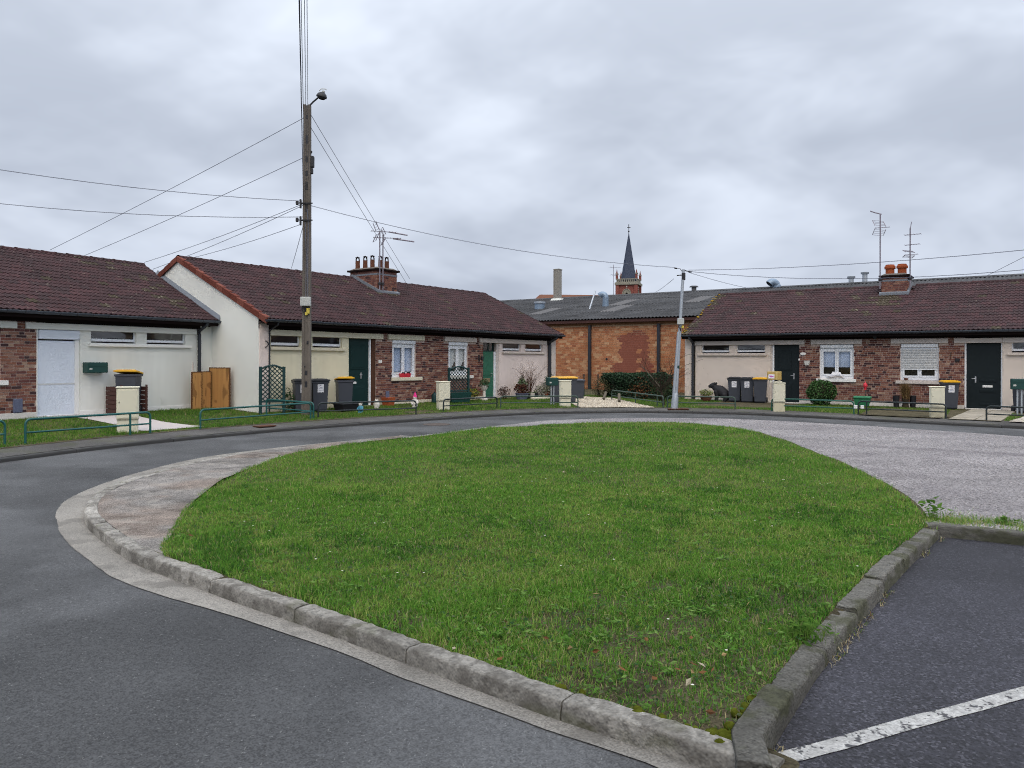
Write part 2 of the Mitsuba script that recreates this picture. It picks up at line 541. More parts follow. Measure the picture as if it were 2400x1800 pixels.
def tile_mat(name, rgb, lich):
    r, g_, b = rgb

    def fn(p, n, uv):
        w = fbm(p.x * 2.1, p.y * 2.1, p.z * 2.1, 4)
        s = fbm(p.x * 15, p.y * 15, p.z * 15, 3)
        c = mi.Color3f(r, g_, b) * (0.55 + 0.6 * w + 0.35 * s)
        l = smoothstep(0.775 - lich, 0.84 - lich, noise(p.x * 13, p.y * 13, p.z * 13) * 0.6 + 0.4 * noise(p.x * 37, p.y * 37, p.z * 37))
        return mix(c, mi.Color3f(0.19, 0.165, 0.13), l * 0.7)
    return procmat(name, fn, 0.85, 0.2)


TILES = [tile_mat('tile_plum', (0.047, 0.0265, 0.029), 0.0), tile_mat('tile_brown', (0.039, 0.0245, 0.0265), 0.02),
         tile_mat('tile_wine', (0.056, 0.0285, 0.031), -0.05), tile_mat('tile_mossy', (0.045, 0.036, 0.024), 0.13)]


def c_pole(p, n, uv):
    w = fbm(p.x * 3, p.y * 3, p.z * 0.9, 4)
    s = fbm(p.x * 25, p.y * 25, p.z * 5, 4)
    g = noise(p.x * 120, p.y * 120, p.z * 120)
    v = 0.125 * (0.45 + 0.7 * w + 0.35 * s) * (0.75 + 0.4 * g)
    return mi.Color3f(v * 1.06, v * 0.94, v * 0.83)


procmat('pole_concrete', c_pole, 0.9, 0.15)


def c_fibre(p, n, uv):
    w = fbm(p.x * 0.8, p.y * 0.8, 1.0, 4)
    g = noise(p.x * 9, p.y * 9, p.z * 9)
    g2 = noise(p.x * 3.1, p.y * 3.1, 7.0)
    v = 0.068 * (0.5 + 0.6 * w) * (0.55 + 0.6 * g + 0.3 * g2)
    return mi.Color3f(v * 0.97, v, v * 1.07)


procmat('fibre_cement', c_fibre, 0.9, 0.15)
matte('fibre_light', (0.14, 0.14, 0.145))


def c_wood(p, n, uv):
    q = p.x * 3.1 + p.y * 2.3
    gr = fbm(q * 14, p.z * 1.6, 3.0, 4)
    r = noise(q * 55, p.z * 3.0, 1.0)
    kn = smoothstep(0.70, 0.78, noise(q * 5, p.z * 4.5, 8.0))
    c = mix(mi.Color3f(0.52, 0.29, 0.105), mi.Color3f(0.35, 0.175, 0.062), gr * 0.8 + r * 0.25)
    return mix(c, mi.Color3f(0.13, 0.06, 0.022), kn * 0.6)


procmat('fence_wood', c_wood, 0.75, 0.2)
matte('fence_frame', (0.12, 0.062, 0.032))


def c_slabs(p, n, uv):
    w = fbm(p.x * 2, p.y * 2, 1.0, 4)
    s = fbm(p.x * 9, p.y * 9, 1.0, 4)
    v = 0.20 * (0.5 + 0.55 * w + 0.35 * s)
    return mi.Color3f(v * 1.05, v * 0.95, v * 0.78)


procmat('slab_concrete', c_slabs, 0.9, 0.15)
matte('path_concrete', (0.46, 0.42, 0.405))

# ------------------------------------------------------------------ the setting: road, island, pavements
rng = np.random.default_rng(7)
KB = smooth_line([(0.97, 2.83), (0.78, 2.985), (0.6, 3.12), (0.14, 3.46), (-0.44, 3.94), (-1.27, 4.62), (-1.75, 4.99), (-2.27, 5.42), (-2.92, 5.97), (-3.55, 6.68),
                  (-4.05, 7.32), (-4.40, 7.92), (-4.66, 8.6), (-4.79, 9.4), (-4.80, 10.3), (-4.72, 11.3), (-4.50, 12.2), (-4.05, 13.15), (-3.3, 14.2), (-2.3, 15.45)], 6)
GO = smooth_line([(1.05, 2.55), (0.62, 2.97), (0.1, 3.37), (-0.42, 3.76), (-1.05, 4.29), (-1.75, 4.79), (-2.34, 5.17), (-2.92, 5.63), (-3.63, 6.40), (-4.16, 7.08), (-4.60, 7.75), (-4.95, 8.45),
                  (-5.16, 9.2), (-5.25, 10.06), (-5.24, 11.12), (-5.08, 12.3), (-4.65, 13.3), (-3.75, 14.55), (-2.5, 15.9)], 6)
PB = np.array([(0.97, 2.83), (1.01, 3.05), (1.28, 3.47), (1.53, 3.85), (1.81, 4.25), (2.16, 4.72), (2.67, 5.41), (3.23, 6.14), (3.86, 6.93)])
EB = np.array([(3.82, 7.06), (4.44, 6.67), (5.3, 6.13), (6.5, 5.38), (7.9, 4.5)])
G_EDGE = [(-2.63, 5.80), (-2.82, 6.17), (-2.97, 6.67), (-3.19, 7.36), (-3.4, 8.07), (-3.55, 8.78), (-3.66, 9.73), (-3.68, 10.7), (-3.61, 11.69), (-3.42, 12.7), (-2.92, 13.88), (-2.0, 15.3),
          (-0.76, 16.9), (0.73, 18.2), (2.11, 18.85), (3.06, 19.05), (3.9, 19.0), (4.6, 18.6), (5.02, 17.8), (5.2, 16.5), (5.25, 15.05), (5.15, 13.42), (5.0, 11.95), (4.77, 10.47),
          (4.59, 9.55), (4.40, 8.67), (4.22, 8.0), (3.93, 7.21)]
FAR_KB = smooth_line([(-8.8, 8.4), (-8.35, 10.0), (-7.9, 11.7), (-7.3, 13.45), (-6.42, 15.15), (-5.1, 17.1), (-3.73, 18.7), (-2.35, 20.1), (-0.95, 21.5), (0.91, 22.8), (2.61, 23.35), (4.52, 23.5),
                      (6.47, 23.0), (7.75, 22.2), (9.23, 20.85), (10.55, 19.7), (12.19, 18.3), (14.5, 16.3), (18, 13.2)], 5)


def offset(line, d):
    """the polyline moved to its left by d"""
    t = np.gradient(line, axis=0)
    t /= np.linalg.norm(t, axis=1, keepdims=True)
    return line + np.stack([-t[:, 1], t[:, 0]], 1) * d


KI = offset(KB, -0.12)
PI_ = offset(PB, 0.13)
EI = offset(EB, 0.13)
PAV_IN = offset(FAR_KB, 0.95)


def jit(line, amp, seed, step=0.12):
    """the line with a ragged edge"""
    ls = LineString(line)
    s = np.arange(0, ls.length, step)
    p = np.array([ls.interpolate(x).coords[0] for x in s] + [ls.coords[-1]])
    t = np.gradient(p, axis=0)
    t /= np.linalg.norm(t, axis=1, keepdims=True)
    n = np.stack([-t[:, 1], t[:, 0]], 1)
    w = (meshkit.noise(np.column_stack([p * 2.3, p[:, 0] * 0]), seed) - .5) * 2 + (meshkit.noise(np.column_stack([p * 7.1, p[:, 0] * 0]), seed + 1) - .5)
    w[0] = w[-1] = 0
    return p + n * w[:, None] * amp


def seg_pts(line, step):
    ls = LineString(line)
    n = max(2, int(ls.length / step))
    return np.array([ls.interpolate(i * ls.length / n).coords[0] for i in range(n + 1)])


PAV_T = cKDTree(seg_pts(PAV_IN, 0.1))


def hz(p):
    """height of the ground behind the pavement"""
    p = np.atleast_2d(np.asarray(p, float))[:, :2]
    d = PAV_T.query(p)[0]
    x = p[:, 0] - 0.6 * (p[:, 1] - 21)
    a = np.interp(x, [-9, -6.5, -5, 1, 4], [0.13, 0.08, 0.03, 0.015, -0.02])
    return 0.12 + np.clip(d / 3.2, 0, 1) * a


def h1(x, y):
    return float(hz([(x, y)])[0])


const = lambda z: (lambda p: np.full(len(p), z))

# far terrain
gp = [(-1500, -400), (1500, -400), (1500, 2500), (-1500, 2500)]
tag(add('ground', (np.array([(x, y, -0.12) for x, y in gp]), [[0, 1, 2], [0, 2, 3]]), 'soil'), kind='structure')
road_poly = Polygon(list(FAR_KB) + [(26, 8), (30, -12), (-12, -12), (-9.3, 2)])
tag(add('road', sheet(road_poly, const(0.0), 1.2), 'asphalt'), kind='structure')
park_poly = Polygon([(1.02, 2.80)] + list(PB[1:]) + list(EB) + [(9.5, 3.5), (6, -1.5), (2.2, 0.6)])
tag(add('parking_bay', sheet(park_poly, const(0.005), 0.8), 'asphalt_coarse'), kind='structure')
ln = np.array([(1.06, 3.065), (2.47, 3.70), (4.6, 4.65)])
d_ = np.array([0.912, 0.41])
nn_ = np.array([-0.41, 0.912])
lp = Polygon(list(jit(ln + nn_ * 0.045, 0.006, 3, .05)) + list(jit((ln - nn_ * 0.045)[::-1], 0.006, 5, .05)))
tag(add('parking_line', sheet(lp, const(0.009), 0.08), 'line_paint'), kind='structure')

plain('kerb_far_dark', (0.050, 0.050, 0.050), 0.8, 0.2)  # one even dark grey for the kerb stones along the far pavement
# concrete gutter strip beside the island kerb
gut_poly = Polygon(list(jit(GO, 0.012, 11)) + list(KB[::-1] + 0.0))
tag(add('gutter_strip', sheet(gut_poly.buffer(0), const(0.006), 0.15), 'gutter_concrete'), kind='structure')


def kerb(line, length, w, h, side, parent, mat_, seed, round_=0.020, gap=0.009, top_jit=0.008):
    """kerb stones along a line (its outer foot); side: +1 the stone lies to the left of the line"""
    r = np.random.default_rng(seed)
    ls = LineString(line)
    s = 0.0
    while s < ls.length - 0.05:
        L = length(s) if callable(length) else length
        L *= r.uniform(.93, 1.05)
        e = min(s + L, ls.length)
        n = max(3, int((e - s) / 0.035))
        ss = np.linspace(s + gap / 2, e - gap / 2, n)
        p = np.array([ls.interpolate(x).coords[0] for x in ss])
        q = np.array([ls.interpolate(min(x + .01, ls.length)).coords[0] for x in ss]) - np.array([ls.interpolate(max(x - .01, 0)).coords[0] for x in ss])
        q /= np.linalg.norm(q, axis=1, keepdims=True)
        nrm = np.stack([-q[:, 1], q[:, 0]], 1) * side
        hh = (h(ss.mean()) if callable(h) else h) + r.uniform(-top_jit, top_jit)
        c = round_
        prof = [(0.0, -0.08), (0.0, hh * .45), (0.004, hh - c), (c * .35, hh - c * .35), (c, hh), (w * .6, hh + .001), (w - .006, hh), (w, hh - .008), (w, -0.08)]
        v = []
        tilt = r.uniform(-.01, .01)
        for i in range(n):
            for a, z in prof:
                end = 0.006 if i in (0, n - 1) else 0.0
                wob = 0.009 * (meshkit.noise(np.array([p[i, 0] * 9 + a * 40, p[i, 1] * 9, z * 40]), 5) - .5) + 0.008 * (meshkit.noise(np.array([p[i, 0] * 31 + a * 60, p[i, 1] * 31, z * 60]), 6) - .5)
                xy = p[i] + nrm[i] * (a + wob + tilt * z)
                v.append((xy[0], xy[1], z - (end if z > .02 else 0) + (wob if z > .02 else 0)))
        m = len(prof)
        f = []
        for i in range(n - 1):
            for j in range(m - 1):
                f.append((i * m + j, (i + 1) * m + j, (i + 1) * m + j + 1, i * m + j + 1))
        v = np.array(v)
        f = np.array(f)
        f = np.vstack([f[:, [0, 1, 2]], f[:, [0, 2, 3]]])
        for base in (0, (n - 1) * m):
            k = np.arange(1, m - 1)
            f = np.vstack([f, np.stack([np.full(m - 2, base), base + k, base + k + 1], 1)])
        add(f'{parent}__kerb_stone', (v, f), mat_, smooth=50)
        s = e


def bed(line, w, side, h, name):
    """the concrete bed in which the stones stand, seen only in their joints"""
    p = seg_pts(line, .2)
    q = offset(p, side * w * .5)
    q = np.vstack([offset(p, side * .02), offset(p, side * (w - .02))[::-1]])
    return tag(add(name, sheet(Polygon(q).buffer(0), const(h), .5), 'soil'), kind='structure')


bed(KB, 0.12, -1, 0.03, 'island_kerb')
kerb(KB, lambda s: 1.0 if s < 4.3 else 0.5, 0.12, lambda s: 0.100 if s < 9.5 else (0.085 if s < 12 else 0.05), -1, 'island_kerb', 'kerb_concrete', 3)
bed(PB, 0.13, 1, 0.03, 'parking_kerb')
kerb(PB, 0.72, 0.13, 0.105, 1, 'parking_kerb', 'kerb_dark', 5, top_jit=0.022)
kerb(EB, 1.0, 0.12, 0.115, 1, 'parking_kerb', 'kerb_dark', 6, top_jit=0.01)
bed(FAR_KB, 0.12, 1, 0.02, 'pavement_kerb')
kerb(FAR_KB, 1.0, 0.12, 0.068, 1, 'pavement_kerb', 'kerb_far_dark', 8, round_=0.02)

KT = cKDTree(seg_pts(FAR_KB, 0.1))
pav_poly = Polygon(list(offset(FAR_KB, 0.115)) + list(jit(PAV_IN, 0.06, 21)[::-1]))
tag(add('pavement', sheet(pav_poly.buffer(0), lambda p: 0.062 + 0.055 * np.clip(KT.query(p)[0] / 0.9, 0, 1), 0.3), 'pavement_asphalt'), kind='structure')

# ground of the front gardens, behind the pavement
yard_poly = Polygon(list(offset(FAR_KB, 0.80)) + [(30, 22), (34, 60), (-40, 60), (-30, 6)])
tag(add('garden_ground', sheet(yard_poly.buffer(0), lambda p: hz(p) - 0.006, 1.0), 'soil'), kind='structure')


def patch(name, pts, matname, lift, step=.4, amp=.03, seed=1):
    q = Polygon(jit(np.array(list(pts) + [pts[0]]), amp, seed)).buffer(0)
    tag(add(name, sheet(q, lambda p: hz(p) + lift, step), matname), kind='structure')
    return q


path_poly = patch('garden_path', [(-11.9, 18.95), (-11.2, 18.55), (-9.72, 17.6), (-8.7, 16.85), (-7.55, 15.75), (-6.72, 16.85), (-8.1, 17.75), (-9.4, 18.9), (-10.6, 19.9)], 'path_concrete', 0.008, amp=.015)
drive_poly = patch('gravel_drive', [(2.18, 24.05), (3.2, 24.35), (4.5, 24.2), (4.35, 25.5), (4.15, 27.4), (3.85, 29.8), (2.6, 31.2), (1.9, 28.0)], 'gravel_beige', 0.010)
soil_poly = patch('flower_bed', [(9.62, 21.35), (11.15, 20.05), (11.75, 20.6), (13.0, 23.2), (11.9, 24.6), (10.9, 23.4)], 'soil', 0.010)
chip_poly = patch('gravel_bed', [(12.3, 19.0), (15, 16.6), (19, 15.5), (19, 19), (15.4, 22.6)], 'gravel_beige', 0.010)
# paving slabs before the right-hand front door, laid one by one
slab_poly = Polygon([(11.3, 19.9), (12.2, 19.15), (15.0, 23.0), (13.7, 23.9)])
MS = mat((0.60, 0.80), (11.32, 19.93))
slabk = tag(add('slab_path', sheet(slab_poly, lambda p: hz(p) + .004, .5), 'soil'), kind='structure')
for i in range(7):
    for j in range(2):
        z0 = 0.125 + 0.003 * ((i * 7 + j * 3) % 3)
        add('slab_path__paving_slab', MB().cbox(i * .72 + .01, i * .72 + .705, -1.17 + j * .585 + .008, -1.17 + j * .585 + .577, .05, z0, .008), 'slab_concrete', MS)

# island: soil, dirt, gravel
lawn_ring = list(KI[:np.argmin(np.hypot(KI[:, 0] + 2.63, KI[:, 1] - 5.75)) + 1]) + list(jit(np.array(G_EDGE), 0.02, 31)) + list(PI_[::-1][:-1])
lawn_poly = Polygon(lawn_ring).buffer(0)


def lawn_h(p):
    q = np.column_stack([p, np.zeros(len(p))])
    return 0.075 + 0.05 * (meshkit.noise(q * .55, 3) - .45) + 0.018 * (meshkit.noise(q * 2.3, 4) - .5)


tag(add('island_ground', sheet(lawn_poly.buffer(.05), lambda p: lawn_h(p) * 1.0, .25), 'soil'), kind='structure')
k0 = np.argmin(np.hypot(KI[:, 0] + 2.63, KI[:, 1] - 5.75))
dirt_poly = Polygon(list(KI[k0 - 1:]) + [(-2.0, 15.3), (-2.8, 13.88), (-3.2, 12.7), (-3.4, 11.69), (-3.45, 10.7), (-3.45, 9.73), (-3.3, 8.78), (-3.15, 8.07), (-2.95, 7.36), (-2.75, 6.67), (-2.6, 6.17)]).buffer(0).difference(lawn_poly.buffer(-.03))
dirt_poly = dirt_poly if dirt_poly.geom_type == 'Polygon' else max(dirt_poly.geoms, key=lambda g: g.area)
tag(add('bare_ground', sheet(dirt_poly, lambda p: 0.092 + 0.02 * (meshkit.noise(np.column_stack([p * 1.7, p[:, 0] * 0]), 9) - .6), .2), 'bare_dirt'), kind='structure')
grav_ring = [(-2.3, 15.45), (-1.1, 17.35), (0.3, 19.5), (0.95, 20.35), (2.6, 20.95), (4.5, 21.2), (5.86, 21.0), (7.38, 20.15), (8.61, 18.98), (9.75, 17.7), (10.9, 16.2), (14, 12.5), (17, 9.5), (12, 4), (8.0, 4.62)] + list(EI[::-1][1:]) + \
    [(3.85, 7.1)] + [(x - .15 if x > 3 else x, y) for x, y in G_EDGE[::-1][1:-10]]
grav_poly = Polygon(grav_ring).buffer(0)
EBT = cKDTree(seg_pts(EI, .1))
GT = cKDTree(seg_pts(np.array(G_EDGE), .1))


def grav_h(p):
    d = EBT.query(p)[0]
    q = np.column_stack([p, np.zeros(len(p))])
    dr_ = 0.030 * np.clip(1 - np.abs((p[:, 1] - (15.9 - 0.55 * (p[:, 0] - 6)))) / .5, 0, 1)
    return 0.022 + 0.075 * np.clip(1 - d / 1.6, 0, 1) ** 1.5 + 0.018 * (meshkit.noise(q * .9, 5) - .5) - dr_ * .4


tag(add('gravel_yard', sheet(grav_poly if grav_poly.geom_type == 'Polygon' else max(grav_poly.geoms, key=lambda g: g.area), grav_h, .3), 'gravel_pink'), kind='structure')

# loose chippings on the gravel yard and loose grit by the kerbs: nobody could count them
oct_ = trimesh.creation.icosahedron()


def scatter(base, pts, size, rg, flat=(.6, 1.0), colors=None, yaw=True):
    n = len(pts)
    a = rg.uniform(0, 2 * PI, n)
    s = size[:, None] * np.column_stack([rg.uniform(.7, 1.2, n), rg.uniform(.7, 1.2, n), rg.uniform(*flat, n)])
    v = base.vertices[None] * s[:, None]
    x = v[..., 0] * np.cos(a)[:, None] - v[..., 1] * np.sin(a)[:, None]
    y = v[..., 0] * np.sin(a)[:, None] + v[..., 1] * np.cos(a)[:, None]
    v = np.stack([x, y, v[..., 2]], -1) + pts[:, None]
    k = len(base.vertices)
    f = (base.faces[None] + (np.arange(n) * k)[:, None, None]).reshape(-1, 3)
    c = None if colors is None else np.repeat(colors, k, 0)
    return v.reshape(-1, 3), f, c


def sample(poly, n, rg, dens=None):
    """points in poly with density falling off; dens(p) in 0..1"""
    b = poly.bounds
    out = []
    tot = 0
    shapely.prepare(poly)
    while tot < n:
        p = np.column_stack([rg.uniform(b[0], b[2], n), rg.uniform(b[1], b[3], n)])
        if dens is not None:
            p = p[rg.random(n) < dens(p)]
        p = p[shapely.contains_xy(poly, p[:, 0], p[:, 1])]
        out.append(p)
        tot += len(p)
    return np.vstack(out)[:n]


gp_ = sample(grav_poly, 12000, rng, lambda p: np.clip((8.5 / np.hypot(p[:, 0], p[:, 1])) ** 2.2, 0, 1))
gz = grav_h(gp_)
base_c = np.array([(0.36, 0.33, 0.345), (0.42, 0.39, 0.395), (0.27, 0.25, 0.265), (0.52, 0.50, 0.50), (0.19, 0.175, 0.185)])
col = base_c[rng.choice(5, len(gp_), p=[.35, .25, .2, .1, .1])] * rng.uniform(.8, 1.1, (len(gp_), 1))
v, f, c = scatter(oct_, np.column_stack([gp_, gz + .001]), rng.uniform(.004, .009, len(gp_)), rng, (.5, .9), col)
tag(add('gravel_chippings', (v, f), 'painted_vc', color=c), 'pale pinkish stone chippings lying loose on the gravel yard', 'gravel', kind='stuff')

dpt = sample(drive_poly, 5000, rng)
col = np.array([(0.52, 0.46, 0.37), (0.64, 0.58, 0.48), (0.36, 0.31, 0.25)])[rng.choice(3, len(dpt))] * rng.uniform(.75, 1.1, (len(dpt), 1))
v, f, c = scatter(oct_, np.column_stack([dpt, hz(dpt) + .012]), rng.uniform(.012, .028, len(dpt)), rng, (.5, .9), col)
tag(add('drive_pebbles', (v, f), 'painted_vc', color=c), 'beige pebbles of the gravel drive between the two rows of bungalows', 'gravel', kind='stuff')

# ------------------------------------------------------------------ buildings
UNIT = mikit.ply(trimesh.creation.box(extents=(1, 1, 1)), None)      # a unit brick, scaled per copy


def brick_ply(m):
    d = dict(UNIT)
    d['bsdf'] = {'type': 'ref', 'id': m}
    return d


def brickwork(holder, M, x0, x1, z0, z1, holes, yf, names, colors, weights, seed, L=0.22, Hh=0.058, joint=0.013, depth=0.03, near=None, limit=300, headers=True, zone=None):
    """courses of separate bricks standing proud of the mortar; the nearest ones are parts, the others one part"""
    r = np.random.default_rng(seed)
    items = []
    z = z0
    row = 0
    while z + Hh * .5 < z1:
        zt = min(z + Hh, z1)
        x = x0 - (0.0, .115, .06, .17)[row % 4] - r.uniform(0, .02)
        k = row
        while x < x1:
            w = L if (not headers or r.random() < .42) else (L - joint) / 2
            k += 1
            a, b = max(x, x0), min(x + w, x1)
            x += w + joint
            spans = [(a, b)]
            for hx0, hx1, hz0, hz1 in holes:
                if zt > hz0 + .012 and z < hz1 - .012:
                    ns = []
                    for s, e in spans:
                        if e <= hx0 or s >= hx1:
                            ns.append((s, e))
                        else:
                            if s < hx0:
                                ns.append((s, hx0))
                            if e > hx1:
                                ns.append((hx1, e))
                    spans = ns
            for s, e in spans:
                if e - s > .03:
                    ci = r.choice(len(colors), p=weights)
                    if zone is not None:
                        ci = zone((s + e) / 2, z, ci)
                    items.append((s, e, z, zt, ci, yf + r.uniform(-.003, .003)))
        z += Hh + joint
        row += 1
    key = (lambda t: (t[0] - near[0]) ** 2 + .0 * t[2]) if near is not None else (lambda t: 0)
    items.sort(key=key)
    for s, e, za, zb, ci, y in items[:limit]:
        m = M @ tr((s + e) / 2, y + depth / 2, (za + zb) / 2) @ sc(e - s, depth, zb - za)
        put(f'{holder}__brick', brick_ply(names[ci]), m)
    rest = items[limit:]
    if rest:
        mb = MB()
        cols = []
        for s, e, za, zb, ci, y in rest:
            mb.box(s, e, y, y + depth, za, zb)
            cols += [np.array(colors[ci]) * r.uniform(.9, 1.1)] * 8
        tag(add(f'{holder}__bricks', mb, 'painted_vc', M, color=np.array(cols)), kind='stuff')


BN = [f'brick_{i}' for i in range(6)]


def tile_mesh(w=0.26, l=0.285):
    xs = np.array([0, .02, .035, .052, .07, .085, .105, .13]) / .13 * (w / 2)
    zs = np.array([.006, .007, .021, .030, .030, .021, .007, .006])
    x = np.concatenate([xs, xs[1:] + w / 2])
    z = np.concatenate([zs, zs[1:]])
    n = len(x)
    v = np.vstack([np.column_stack([x, np.full(n, 0.), z + .024]), np.column_stack([x, np.full(n, l), z + .004]), np.column_stack([x, np.full(n, 0.), z - .004])])
    i = np.arange(n - 1)
    f = np.vstack([np.stack([i, i + 1, n + i + 1, n + i], 1), np.stack([2 * n + i, 2 * n + i + 1, i + 1, i], 1)])
    f = np.vstack([f[:, [0, 1, 2]], f[:, [0, 2, 3]]])
    return v, f


TV, TF = tile_mesh()
TPLY = [mikit.ply((TV, TF), m) for m in TILES]


def tiled_roof(holder, M, xa, xb, ye, ze, yr, zr, seed, near, clip_r=None, clip_l=None, mossy=None, limit=300, hole=None):
    """front slope: eave at depth ye, ridge at yr; rows of interlocking tiles"""
    r = np.random.default_rng(seed)
    sl = math.hypot(yr - ye, zr - ze)
    c, s = (yr - ye) / sl, (zr - ze) / sl
    R = np.eye(4)
    R[:3, :3] = [[1, 0, 0], [0, c, -s], [0, s, c]]
    R[:3, 3] = (0, ye, ze)
    gauge, w = 0.247, 0.26
    rows = int(sl / gauge) + 1
    items = []
    for j in range(rows):
        v0 = j * gauge - .02
        x = xa - (w / 2 if j % 2 else 0)
        yy = ye + c * v0
        xl = xa if clip_l is None else clip_l(yy)
        xr = xb if clip_r is None else clip_r(yy)
        while x < xr:
            if x + w > xl:
                if hole is None or not hole(x + w / 2, yy + .1):
                    m = mossy(x + w / 2, yy) if mossy else 0
                    k = 3 if r.random() < m else r.choice(3, p=[.5, .25, .25])
                    full = x >= xl - 1e-6 and x + w <= xr + 1e-6 and j < rows - 1
                    items.append((x, v0, k, full, xl, xr, r.uniform(-.004, .004), r.uniform(-.006, .006)))
            x += w
    items.sort(key=lambda t: (not t[3], (t[0] - near) ** 2))
    rest = {}
    cnt = 0
    for x, v0, k, full, xl, xr, dz, dv in items:
        if full and cnt < limit:
            put(f'{holder}__tile', TPLY[k], M @ R @ tr(x, v0 + dv, dz))
            cnt += 1
        else:
            mb = rest.setdefault(k, MB())
            vv = TV + (x, v0 + dv, dz)
            vv[:, 0] = np.clip(vv[:, 0], xl, xr)
            vv[:, 1] = np.minimum(vv[:, 1], sl)
            mb.put(vv, TF, R)
    nm = {0: 'tiles_plum', 1: 'tiles_brown', 2: 'tiles_wine', 3: 'tiles_mossy'}
    for k, mb in rest.items():
        tag(add(f'{holder}__{nm[k]}', mb, TILES[k], M), kind='stuff')
    return R, sl


